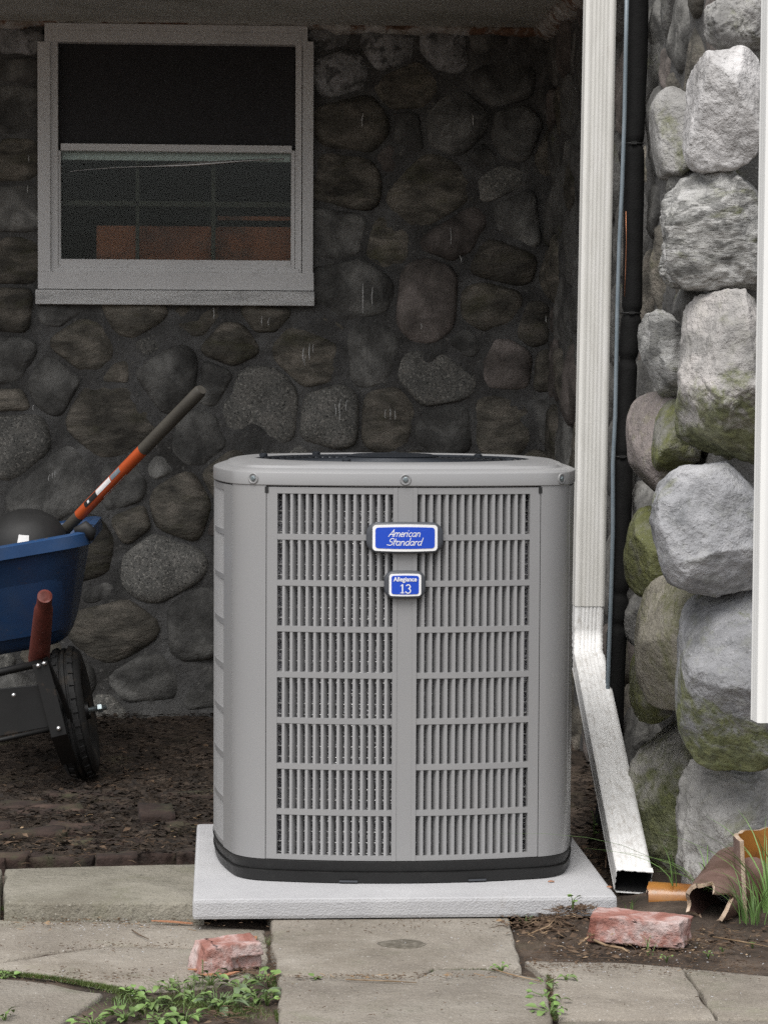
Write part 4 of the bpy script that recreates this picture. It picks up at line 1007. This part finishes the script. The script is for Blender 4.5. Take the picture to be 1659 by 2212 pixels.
# round black tub lying in the tray
tb_ = empty('plastic_tub', at(55, 1180, 7.45)); bpy.context.view_layer.update(); tag(tb_, 'round black plastic tub with a white sticker lying in the blue tray', 'tub')
tinv = tb_.matrix_world.inverted(); c = at(60, 1176, 7.45); axt = Vector((.05, -.72, .69)).normalized(); axt = Vector((.05, -.35, .94)).normalized()
mb = MB(); profd = [(.115, -.10), (.120, -.06), (.118, .0), (.108, .04), (.09, .068), (.06, .088), (.03, .096), (.002, .098)]
mb.lathe(profd, 40, c, axt); o = mb.build('body', M['black'], tb_, auto=45); o.matrix_parent_inverse = tinv
qd = axt.to_track_quat('Z', 'Y').to_matrix(); mb = MB(); rows = []
for r_, z in [(.1215, -.05), (.1205, -.01), (.117, .02), (.109, .043)]:
    rows.append([c + qd @ Vector((r_*math.cos(a), r_*math.sin(a), z)) for a in []])
# sticker as a patch facing the viewer
from mathutils import Quaternion
view = (Vector((0, 0, CAMZ)) - c).normalized(); v_l = qd.inverted() @ view; a0 = math.atan2(v_l.y, v_l.x) - .12
rows = [[c + qd @ Vector((r_*math.cos(a0 + t), r_*math.sin(a0 + t), z)) for t in (-.17, -.06, .06, .15)] for r_, z in [(.1215, -.03), (.1195, .0), (.1130, .024), (.1095, .0415), (.0915, .0700)]]
mb = MB(); mb.loft(rows, closed=False, cap0=False, cap1=False); o = mb.build('sticker', M['vinyl'], tb_); o.matrix_parent_inverse = tinv

# shovel handle
sh = empty('shovel', at(110, 1170, 7.55)); bpy.context.view_layer.update(); tag(sh, 'long handled shovel with grey grip and orange band leaning in the wheelbarrow', 'shovel')
sinv = sh.matrix_world.inverted()
s0 = at(431, 846, 7.05); s1 = at(60, 1228, 7.62); L_ = (s1 - s0)
pt = lambda t: s0 + L_ * t
def seg(t0, t1, r_, name, m, n=16, ends=None):
    mb = MB(); pts = [pt(t0 + (t1 - t0) * i / 4) for i in range(5)]; rad = [r_]*5
    if ends: pts = [pt(t0 - .012)] + pts; rad = [r_ * .75] + rad
    mb.tube(pts, rad, n); o = mb.build(name, M[m], sh, auto=40); o.matrix_parent_inverse = sinv; return o
seg(0, .31, .0185, 'grip', 'grip', ends=True); seg(.31, .68, .0175, 'orange_sleeve', 'orange'); seg(.68, 1.0, .017, 'shaft', 'grip')
# stickers on the sleeve
dn = L_.normalized(); vw = (Vector((0, 0, CAMZ)) - pt(.5)).normalized(); sd_ = dn.cross(vw).normalized(); vw = sd_.cross(dn).normalized()
if sd_.z > 0: sd_ = -sd_
def decal(t0, t1, a0, a1, m, k=.0179):
    mb = MB(); rows = [[pt(t) + (vw * math.cos(R(a)) - sd_ * math.sin(R(a))) * k for a in np.linspace(a0, a1, 5)] for t in (t0, t1)]
    mb.loft(rows, closed=False, cap0=False, cap1=False); o = mb.build('label', M[m], sh); o.matrix_parent_inverse = sinv
decal(.42, .47, 10, 60, 'conduit'); decal(.475, .555, 8, 62, 'vinyl'); decal(.555, .625, 5, 62, 'black', .0180); decal(.597, .607, 20, 45, 'white', .0183); decal(.42, .55, -62, -50, 'vinyl')
# blade hidden in the tray
mb = MB(); bl = []
for i in range(7):
    t = i / 6; c_ = s1 + L_.normalized() * (.0 + .22 * t) ; wd_ = .02 + .09 * math.sin(min(1, t*1.2) * 1.5) * (1 - .5 * max(0, t - .7) / .3)
    bl.append([c_ + sd_ * wd_ * s_ + vw * (-.03 * s_ * s_) + Vector((0, 0, 0)) for s_ in (-1, -.5, 0, .5, 1)])
bl2 = [[p - vw * .003 for p in r_[::-1]] for r_ in bl]
mb.loft([a + b for a, b in zip(bl, bl2)]); o = mb.build('blade', M['steel'], sh, smooth=True); o.matrix_parent_inverse = sinv

# ------------------------------------------------------------------ loose bricks
def chopL(w_):
    if w_.x > 0 and w_.y < 0 and w_.z < 0: w_ = Vector((w_.x, w_.y * .72, w_.z))
    if w_.x < -.04: w_ = Vector((w_.x + .01 * (w_.z / .03), w_.y, w_.z))
    return w_
b1_ = rough_block('brick', (.125, .085, .056), M['brick'], None, .005, .10, 16, 3, chopL)
place(b1_, atz(490, 2098, .006) + Vector((0, .025, .027)), 16, 0, -2); tag(b1_, 'short broken red brick on the slabs left of the pad, by the weeds', 'brick')
def chopR(w_):
    k = max(0, abs(w_.x) - .08) * .3
    return Vector((w_.x + .008 * math.copysign(1, w_.x) * nz((0, w_.y * 20, w_.z * 20)), w_.y * (1 - k), w_.z * (1 - k)))
b2_ = rough_block('brick', (.205, .085, .054), M['brick'], None, .005, .09, 18, 9, chopR)
place(b2_, atz(1388, 2046, .012) + Vector((0, .04, .030)), -24, 2, 0); tag(b2_, 'whole reddish brick lying on the soil under the downspout outlet', 'brick')

# ------------------------------------------------------------------ broken clay pipes
def shell(name, a, b, ra, rb, th, ang0, ang1, m_out, m_in, parent, pinv, n=28, jag=.02, seed=0, segs=8):
    a, b = Vector(a), Vector(b); t = (b - a).normalized(); u = t.cross(Vector((0, 0, 1))) if abs(t.z) < .9 else Vector((1, 0, 0)); u = (u - t * u.dot(t)).normalized(); v = u.cross(t)
    if abs(t.z) > .9: v = -v if v.y < 0 else v
    full = abs(ang1 - ang0) >= 359
    def rr_(r_, s, ang, end):
        q_ = (math.cos(ang) * 1.5, math.sin(ang) * 1.5, seed); off = jag * (nz(q_, 1.3) + .6 * nz(q_, 4)) if end == 0 else (jag * .8 * nz(q_, 1.6, 4) if end == 1 else 0)
        return a + (b - a) * s + t * off + (u * math.cos(ang) + v * math.sin(ang)) * r_
    angs = [R(ang0 + (ang1 - ang0) * i / n) for i in range(n if full else n + 1)]
    for (dr_, m, nm) in ((0, m_out, 'outer_skin'), (-th, m_in, 'inner_skin')):
        rings = [[rr_(ra + (rb - ra) * i / segs + dr_, i / segs, an, 0 if i == 0 else (1 if i == segs else 2)) for an in angs] for i in range(segs + 1)]
        mb = MB(); mb.loft(rings, closed=full, cap0=False, cap1=False); o = mb.build(nm, M[m], parent, smooth=True); o.matrix_parent_inverse = pinv
    for i_, s in ((0, 0), (1, 1)):
        mb = MB(); r_ = ra if s == 0 else rb
        mb.loft([[rr_(r_, s, an, i_) for an in angs], [rr_(r_ - th, s, an, i_) for an in angs]], closed=full, cap0=False, cap1=False)
        o = mb.build('broken_edge', M['clay_edge'], parent); o.matrix_parent_inverse = pinv
    if not full:
        for an in (angs[0], angs[-1]):
            mb = MB(); mb.loft([[rr_(ra + (rb-ra)*i/segs, i/segs, an, 0 if i == 0 else (1 if i == segs else 2)), rr_(ra + (rb-ra)*i/segs - th, i/segs, an, 0 if i == 0 else (1 if i == segs else 2))] for i in range(segs+1)], closed=False, cap0=False, cap1=False)
            o = mb.build('broken_edge', M['clay_edge'], parent); o.matrix_parent_inverse = pinv
def thing(name, loc, label, cat, group=None):
    e_ = empty(name, loc); bpy.context.view_layer.update(); tag(e_, label, cat, group); return e_, e_.matrix_world.inverted()
e_, ei = thing('clay_pipe', at(1530, 1990, 5.36), 'broken brown clay pipe with its jagged open end behind the long brick', 'clay pipe')
a = at(1524, 1966, 5.36); b = at(1618, 1910, 5.60); a.z = .062; b.z = .085
shell('pipe', a, b, .050, .085, .009, 0, 360, 'clay', 'clay_in', e_, ei, jag=.04, seed=2)
e_, ei = thing('pipe_shard', at(1640, 1990, 5.4), 'large curved clay pipe shard with orange glazed hollow, standing at the right edge', 'pipe shard')
a = at(1690, 1975, 5.42); b = at(1682, 1805, 5.42)
shell('shard', a, b, .098, .098, .010, -30, 200, 'clay', 'glaze', e_, ei, jag=.02, seed=6, n=24)
e_, ei = thing('pipe_shard', at(1450, 1950, 5.6), 'low orange glazed shard lying between the downspout outlet and the clay pipe', 'pipe shard')
a = at(1400, 1938, 5.62); b = at(1512, 1928, 5.60); a.z = .020; b.z = .022
shell('shard', a, b, .040, .034, .009, -20, 175, 'glaze', 'clay_in', e_, ei, jag=.006, seed=9, n=20)

# ------------------------------------------------------------------ plants
def leaf_mesh(name, L=.03, W=.016, m='leaf', fold=.25, curl=.3, n=7, serr=0):
    mb = MB(); rows = []
    for i in range(n + 1):
        t = i / n; w_ = W/2 * math.sin(math.pi * min(1, t ** .75)) ** .8 + .0002
        if serr and i % 2: w_ *= 1 - serr
        z = curl * L * (t - t*t*1.3) - 0
        rows.append([Vector((-w_, t*L, z + fold*w_)), Vector((-w_*.5, t*L, z + fold*w_*.3)), Vector((0, t*L, z)), Vector((w_*.5, t*L, z + fold*w_*.3)), Vector((w_, t*L, z + fold*w_))])
    mb.loft(rows, closed=False, cap0=False, cap1=False); o = mb.build(name, M[m], smooth=True); me = o.data; bpy.data.objects.remove(o); return me
LM = {k_: leaf_mesh('leaf', L, W, k_.split('.')[0], fold, curl, 8, s) for k_, (L, W, fold, curl, s) in
      {'leaf': (.022,.013,.3,.35,.12), 'leaf_light': (.018,.014,.3,.3,.1), 'leaf_grey': (.028,.014,.3,.4,.1), 'leaf_light.round': (.014,.014,.1,.2,0)}.items()}
def weed(x, y, z, label, n=10, kinds=('leaf',), spread=.03, h=.03, seed=0, sc=1.0, name='weed', cat='weed', group=None):
    rg = random.Random(seed); base = atz(x, y, z); e_ = empty(name, base); tag(e_, label, cat, group)
    mb = MB(); M_ = []
    for i in range(n):
        a = i * 2.4 + rg.uniform(-.4, .4); r_ = spread * rg.uniform(.2, 1); hh = h * rg.uniform(.25, 1)
        p = Vector((math.cos(a) * r_, math.sin(a) * r_ * .8, hh)); mb.tube([(0, 0, -.01), (p.x*.4, p.y*.4, hh*.7), tuple(p)], [.0012, .001, .0007], 5)
        s = sc * rg.uniform(.6, 1.15); k_ = rg.choice(kinds)
        inst('leaf', LM[k_], e_, Matrix.Translation(p) @ Matrix.Rotation(a - math.pi/2 + rg.uniform(-.6, .6), 4, 'Z') @ Matrix.Rotation(rg.uniform(-.5, .55), 4, 'X') @ Matrix.Rotation(rg.uniform(-.5, .5), 4, 'Y') @ Matrix.Scale(s, 4))
    mb.build('stem', M['leaf'], e_, smooth=True)
    return e_
WG = 'weeds crowding the gap between the left slabs'
WL = ['bushy mid-green weed in the middle of the left weed patch', 'pale leafy weed in the left part of the weed patch', 'pale green weed at the upper left tip of the weed patch', 'pale leafy weed at the lower left of the weed patch', 'grey-green weed in the right part of the weed patch', 'grey-green weed just below the bark chips of the short brick', 'dark leafy weed between the patch and the middle slab', 'green weed at the very bottom middle of the weed patch', 'low dark weed at the upper edge of the weed patch', 'taller weed below the left foot of the short brick', "light weed at the picture's bottom edge, below the seed stalks", 'lone light weed at the lower left end of the patch on bare soil']
k = 0
for (x, y, n, kd, sp, h_, sc) in [(420,2165,12,('leaf','leaf_light'),.035,.03,1.0),(330,2178,14,('leaf_light','leaf'),.035,.03,1.1),(290,2150,10,('leaf_light',),.03,.02,.9),(270,2205,14,('leaf','leaf_light'),.035,.03,1.2),
                                  (480,2180,14,('leaf_grey','leaf'),.035,.03,1.1),(520,2140,12,('leaf_grey','leaf'),.035,.03,1.0),(555,2165,12,('leaf','leaf_grey'),.03,.03,1.1),(400,2205,12,('leaf','leaf_light'),.04,.025,1.1),
                                  (370,2140,10,('leaf',),.03,.03,.9),(455,2130,10,('leaf','leaf_grey'),.03,.045,1.0),(350,2212,12,('leaf','leaf_light'),.04,.025,1.2),(200,2218,10,('leaf_light','leaf'),.035,.03,1.0)]:
    weed(x, y, .004, WL[k], int(n * 1.3), kd, sp, h_ * .6, 100 + k, sc, group=WG); k += 1
weed(580, 2130, .004, 'bright green broad-leaved weed in the joint just right of the short brick', 9, ('leaf_light.round','leaf_light'), .022, .03, 50, 1.0)
weed(576, 2170, .004, 'green weed squeezed against the edge of the middle slab, below the short brick', 9, ('leaf_light','leaf'), .022, .03, 51, .9)
weed(10, 2205, .008, 'green weed at the bottom left corner of the paving', 7, ('leaf',), .025, .02, 52, 1.0)
weed(8, 2112, .006, 'flat green weed in the mossy joint at the left edge', 7, ('leaf_light',), .022, .008, 53, .8)
weed(682, 2117, .027, 'tiny green seedling in the crack of the middle slab', 4, ('leaf_light.round',), .008, .006, 54, .9)
weed(1183, 2165, .018, 'green trailing weed in the joint between the middle and right slabs', 12, ('leaf','leaf_light'), .03, .02, 55, .9)
weed(1188, 2195, .018, 'leafy green weed at the bottom of the right slab joint', 12, ('leaf','leaf_light'), .035, .02, 56, 1.1)
weed(1175, 2130, .020, 'small weed at the top end of the right slab joint', 8, ('leaf','leaf_light'), .03, .012, 57, .7)
weed(1222, 2116, .018, 'single sprig of green leaves lying on the right slab', 6, ('leaf',), .016, .008, 58, .7)
weed(1082, 2098, .028, 'yellowish green sprout in the crack of the middle slab', 8, ('leaf_light',), .016, .012, 59, .6)
weed(1237, 1956, .074, 'bright green clover sprig against the front of the concrete pad', 7, ('leaf_light.round',), .012, .020, 60, 1.05, 'clover', 'clover')
weed(1283, 1798, .04, 'lone yellow-green leaf sprig beside the slanting downspout', 3, ('leaf_light',), .012, .05, 61, .8)
weed(1350, 1795, .03, 'small dark weed on the soil behind the slanting downspout', 5, ('leaf',), .02, .02, 66, .8)
for i, (x, y) in enumerate([(1530,2062),(1560,2052),(1440,2070),(1625,2040)]):
    weed(x, y, .018, ['tiny green seedling just beyond the right end of the long brick', 'tiny seedling on the soil below the open clay pipe', 'tiny seedling on the soil in front of the long brick', 'tiny green seedling on the soil at the right edge'][i], 5, ('leaf_light.round',), .014, .004, 70 + i, .45, name='seedling', cat='seedling', group='seedlings on the soil')
def grass(x, y, z, n, h, label, seed=0, spread=.03, wd=.0022, lean=.6, loc=None, bias=(0, 0), m='grass', group=None, name='grass_clump'):
    rg = random.Random(seed); base = loc or atz(x, y, z); mb = MB()
    for i in range(n):
        a = rg.uniform(0, 2*math.pi); r_ = spread * rg.random() ** .7; b_ = Vector((math.cos(a)*r_, math.sin(a)*r_, -.01)); hh = h * rg.uniform(.45, 1.1)
        a2 = a + rg.uniform(-.8, .8); d = Vector((math.cos(a2) + bias[0], math.sin(a2)*.6 + bias[1], 0)) * lean * rg.uniform(.3, 1.2); s_ = Vector((-math.sin(a2 + rg.uniform(-1,1)), math.cos(a2), 0)).normalized()
        rows = []
        for j in range(7):
            t = j / 6; c = b_ + Vector((0, 0, hh * (t - .28 * lean * t**2.4 * 1.3))) + d * hh * t ** 1.8; w_ = wd * (1 - t ** 2.2) * .5 + .00015
            rows.append([c - s_*w_, c + Vector((0, 0, -w_*.6)), c + s_*w_])
        mb.loft(rows, closed=False, cap0=False, cap1=False)
    o = mb.build(name, M[m], smooth=True); o.location = base; tag(o, label, 'grass', group); return o
grass(1525, 1900, .03, 14, .15, 'tall green grass tuft in front of the grey boulder left of the clay shard', 1, .02, .003, 1.0, loc=at(1522, 1915, 5.5), bias=(-.35, 0))
grass(1625, 1960, .03, 34, .15, 'dense green grass clump in front of the orange shard at the right edge', 2, .03, .0026, .8, loc=at(1628, 1985, 5.30))
grass(1655, 1960, .03, 22, .26, 'long thin grass leaning over the shard at the right edge', 3, .03, .0032, .8, loc=at(1660, 1960, 5.36), bias=(-.3, 0))
grass(1400, 1900, .03, 7, .22, 'few long grass blades arching over the white downspout', 4, .012, .0024, 1.1, loc=at(1452, 1905, 5.58), bias=(-1.1, -.3))
grass(1402, 2055, .016, 8, .05, 'small grass sprig in front of the long brick', 5, .008, .0018, .5)
grass(1370, 1945, .03, 5, .05, 'grass blades sprouting at the downspout outlet', 6, .012, .0018, .8, loc=at(1362, 1958, 5.55))
grass(575, 2040, .004, 40, .035, 'ragged grass along the joint right of the short brick', 7, .03, .0012, .8, m='moss')
grass(1135, 1985, .03, 10, .03, 'wispy grass against the front of the concrete pad', 8, .015, .001, .8)
grass(400, 2140, .004, 150, .045, 'thin grass among the weeds in the left patch', 9, .06, .0011, .9, m='moss')
grass(560, 2120, .004, 40, .04, 'short grass between the short brick and the middle slab', 10, .03, .0012, .9)
grass(470, 2170, .004, 130, .04, 'fine grass threaded through the grey-green weeds', 21, .07, .0011, .9, m='grass')
grass(330, 2190, .004, 110, .035, 'fine grass threaded through the pale weeds at lower left', 22, .07, .0011, .9, m='moss')
grass(250, 2180, .004, 30, .035, 'short grass at the left end of the weed patch', 11, .04, .0012, .9)
for i, (x, h_) in enumerate([(397, .05), (418, .05), (437, .05)]):
    mb = MB(); c = atz(x - 80*(i == 0) + 0, 2190, .004) if False else atz(x, 2190 - 30*i, .004); e_ = None
    mb.tube([(0, 0, 0), (.001, 0, h_*.5), (.002, 0, h_)], [.0009, .0009, .0004], 5)
    rg = random.Random(i)
    for j in range(26):
        z_ = h_ * (.3 + .7*j/26); a = j * 2.4; mb.tube([(0.002*z_/h_, 0, z_), (.0022*math.cos(a), .0022*math.sin(a), z_ + .002)], [.0009, .0004], 4)
    o = mb.build('seed_stalk', M['leaf']); o.location = c; tag(o, ['leftmost thin plantain seed stalk in the weed patch', 'middle thin plantain seed stalk in the weed patch', 'thin plantain seed stalk nearest the short brick'][i], 'seed stalk', 'plantain stalks in the weed patch')

# moss and short green in the joints
def scatter_blades(name, label, areas, n, m, hmin, hmax, wd, seed, kind='stuff'):
    rg = random.Random(seed); mb = MB()
    tot = sum(a[-1] for a in areas)
    for (x0, y0, x1, y1, jw, z, wgt) in areas:
        for i in range(int(n * wgt / tot)):
            t = rg.random(); p = atz(x0 + (x1-x0)*t + rg.gauss(0, jw), y0 + (y1-y0)*t + rg.gauss(0, jw*.35), z)
            if nz(p, 18, seed) < -.15: continue
            h_ = rg.uniform(hmin, hmax); a = rg.uniform(0, 6.28); s_ = Vector((math.cos(a), math.sin(a), 0)) * wd; d = Vector((rg.uniform(-1,1), rg.uniform(-1,1), 0)) * h_ * .8
            mb.add([p - s_, p + s_, p + d + Vector((0, 0, h_))], [(0, 1, 2)])
    o = mb.build(name, M[m]); tag(o, label, kind=kind); return o
scatter_blades('moss', 'low moss and fine green in the joints between the slabs',
    [(-50,1966,415,1972,5,.012,3),(-50,2098,120,2117,4,.006,1.5),(120,2117,290,2146,5,.006,2),(240,2150,560,2190,26,.004,3),(590,2108,600,2212,2,.006,1),(700,2112,1090,2098,3,.02,.6),(1185,2110,1200,2212,3,.014,.8)], 22000, 'moss', .002, .009, .0007, 1)
mb = MB(); c = atz(868, 2040, .0285)
mb.lathe([(.052, -.001), (.046, .0005), (.03, .0012), (.004, .0016)], 26)
mb.v = [(x * (1 + .25 * nz((x*20, y*20, 0))), y * (.85 + .2 * nz((x*20, y*20, 3))), z) for x, y, z in mb.v]
o = mb.build('moss', M['dark_moss'], smooth=True); o.location = c; tag(o, 'dark mossy stain on the middle slab in front of the pad', kind='stuff')
# litter: dead leaves, twigs, straw
def litter(name, label, areas, n, m, smin, smax, seed, zoff=.004):
    rg = random.Random(seed); mb = MB(); tot = sum(a[-1] for a in areas)
    for (x, y, sx, sy, z, wgt) in areas:
        for i in range(int(n * wgt / tot)):
            p = atz(rg.gauss(x, sx), rg.gauss(y, sy), z)
            if z < .02 or True: p.z = max(p.z, gz(p.x, p.y)) + zoff * rg.random() + .001
            l = rg.uniform(smin, smax); a = rg.uniform(0, 6.28); d = Vector((math.cos(a), math.sin(a), rg.uniform(-.25, .35))) * l
            if rg.random() < .45:
                s_ = Vector((-math.sin(a), math.cos(a), rg.uniform(-.5, .5))) * l * rg.uniform(.2, .5)
                mb.add([p - d*.5, p + s_*.6, p + d*.5, p - s_*.6 + Vector((0, 0, l*.15))], [(0, 1, 2), (0, 2, 3)])
            else:
                b_ = Vector((rg.uniform(-1,1), rg.uniform(-1,1), rg.uniform(-.2,.5))) * l * .25
                mb.tube([p - d*.7, p + b_, p + d*.7], [.0006, .0008, .0004], 4)
    o = mb.build(name, M[m]); tag(o, label, kind='stuff'); return o
M['shade_mulch'] = mat('shade_dark_mulch', [(.010,.007,.005), (.022,.015,.010), (.05,.034,.022)], 30, .9, rnd=0)  # near-black colour paints the recess shade into the leaf and bark scraps
litter('shade_mulch', 'rotten leaves and bark coloured near-black for the shade on the porch recess floor', [(150,1640,300,60,.01,3),(200,1760,260,40,.014,3),(200,1560,300,20,.01,1),(420,1700,80,80,.01,1),(1290,1700,30,120,.01,.5),(200,1835,230,8,.03,.4)], 15000, 'shade_mulch', .010, .034, 12, .006)
litter('litter', 'twigs and dead leaf scraps on the dark soil under the porch', [(200,1760,230,50,.01,4),(300,1640,180,50,.01,2),(1290,1850,14,70,.01,1.2),(1330,1720,40,60,.01,.6),(120,1830,160,16,.03,1.2)], 1300, 'litter_dark', .008, .03, 2)
litter('dead_leaves', 'dry brown leaf bits and roots heaped beside the pad and bricks', [(1180,2000,40,14,.03,3),(1240,1965,25,12,.05,1.4),(1560,2040,70,16,.02,1.4),(1260,2060,90,10,.016,1),(540,2105,26,8,.004,.5),(1400,2065,60,5,.014,.6),(480,2200,40,15,.004,.5)], 1500, 'litter_dark', .006, .022, 3, .008)
litter('straw', 'pale straw and wood crumbs lying on the soil and slabs', [(1180,2000,60,22,.03,1),(1500,2050,120,22,.02,1),(250,2000,130,8,.012,.7),(800,2114,160,3,.03,.5),(1250,1960,40,20,.05,.3),(200,1800,220,40,.02,.8)], 260, 'dry', .004, .016, 4, .006)
litter('crumbs', 'earth crumbs and small grit strewn over the slabs and along their joints', [(1250,2085,130,9,.018,1.4),(1560,2092,90,10,.018,1.2),(1186,2160,7,30,.02,.6),(800,2112,190,4,.03,1),(590,2080,8,50,.02,.8),(200,1990,170,7,.012,1.6),(250,2046,150,6,.01,.8),(900,2000,160,9,.03,.5),(200,2110,120,10,.01,.8),(700,2170,300,40,.03,.4)], 2600, 'litter_dark', .002, .006, 15, .002)
litter('grit', 'pale grit and mortar crumbs strewn over the slabs', [(250,2000,90,10,.012,1.4),(900,2060,200,60,.03,1),(1400,2140,160,40,.02,1),(250,2060,160,30,.01,.8),(1450,2060,140,18,.018,1)], 420, 'pad', .0015, .004, 16, .002)
# single twigs and bark chips
def stick(pts, r_, label, m='dry', cat='twig', z=.03, name='twig', group=None):
    P_ = [atz(x, y, z + dz) for x, y, dz in pts]; c = P_[0].copy(); mb = MB(); mb.tube([p - c for p in P_], [r_] * (len(P_)-1) + [r_*.5], 6)
    o = mb.build(name, M[m], smooth=True); o.location = c; tag(o, label, cat, group); return o
stick([(1283,2032,.012),(1310,2044,.006),(1345,2050,.004),(1360,2060,.003)], .0028, 'pale forked root lying at the left end of the long brick', z=.018)
stick([(1250,2042,.002),(1275,2022,.012),(1290,2018,.012)], .002, 'short dry root just left of the long brick', z=.018)
stick([(1140,2020,.002),(1185,2002,.01),(1200,1985,.02)], .0014, 'thin curved twig on the earth heap in front of the pad', z=.03)
stick([(1540,2025,.004),(1600,2035,.003),(1659,2046,.003)], .0016, 'long thin twig on the soil right of the long brick', z=.024)
stick([(747,2117,.003),(850,2121,.003),(900,2124,.003)], .0013, 'straight straw along the crack of the middle slab', z=.028)
stick([(1062,2094,.003),(1110,2108,.003),(1170,2122,.003)], .0014, 'thin twig across the joint of the middle slab', z=.028)
stick([(285,2010,.003),(300,2020,.003),(322,2030,.003)], .0014, 'short dark twig on the left slab', m='litter_dark', z=.008)
stick([(1300,1800,.0),(1310,1830,.0),(1308,1875,.0)], .0018, 'thin brown vine stem along the edge of the slanting downspout', m='litter_dark', z=.05)
def chip(x, y, z, l, wd, rz, label, group=None, m='chip'):
    mb = MB(); mb.loft([[Vector((-l/2, -wd*.15, 0)), Vector((-l/2, wd*.15, 0)), Vector((-l/2, wd*.15, .002)), Vector((-l/2, -wd*.15, .002))], [Vector((0, -wd/2, .001)), Vector((0, wd/2, 0)), Vector((0, wd/2, .003)), Vector((0, -wd/2, .004))], [Vector((l/2, -wd*.4, 0)), Vector((l/2, wd*.3, 0)), Vector((l/2, wd*.3, .002)), Vector((l/2, -wd*.4, .003))]])
    o = mb.build('bark_chip', M[m]); o.location = atz(x, y, z); o.rotation_euler = (R(4), R(3), R(rz)); tag(o, label, 'bark chip', group); return o
chip(372, 1994, .012, .09, .010, -6, 'long thin bark strip sticking out from under the left end of the pad')
chip(430, 2098, .008, .045, .008, -10, 'small bark chip at the left foot of the short brick')
chip(465, 2108, .008, .06, .012, 14, 'broad curled bark chip in front of the short brick')
chip(500, 2106, .010, .05, .012, 60, 'bark chip standing crosswise at the right foot of the short brick')
chip(552, 2028, .012, .03, .006, 95, 'tiny bark sliver in the joint behind the short brick')
chip(1190, 1906, .076, .014, .007, 20, 'tiny orange leaf scrap on the right front of the concrete pad')
chip(1316, 1918, .076, .012, .008, -40, 'tiny pale chip on the right corner of the concrete pad')
chip(1290, 1800, .06, .016, .012, 30, 'small yellow leaf by the slanting downspout', m='leaf_light')
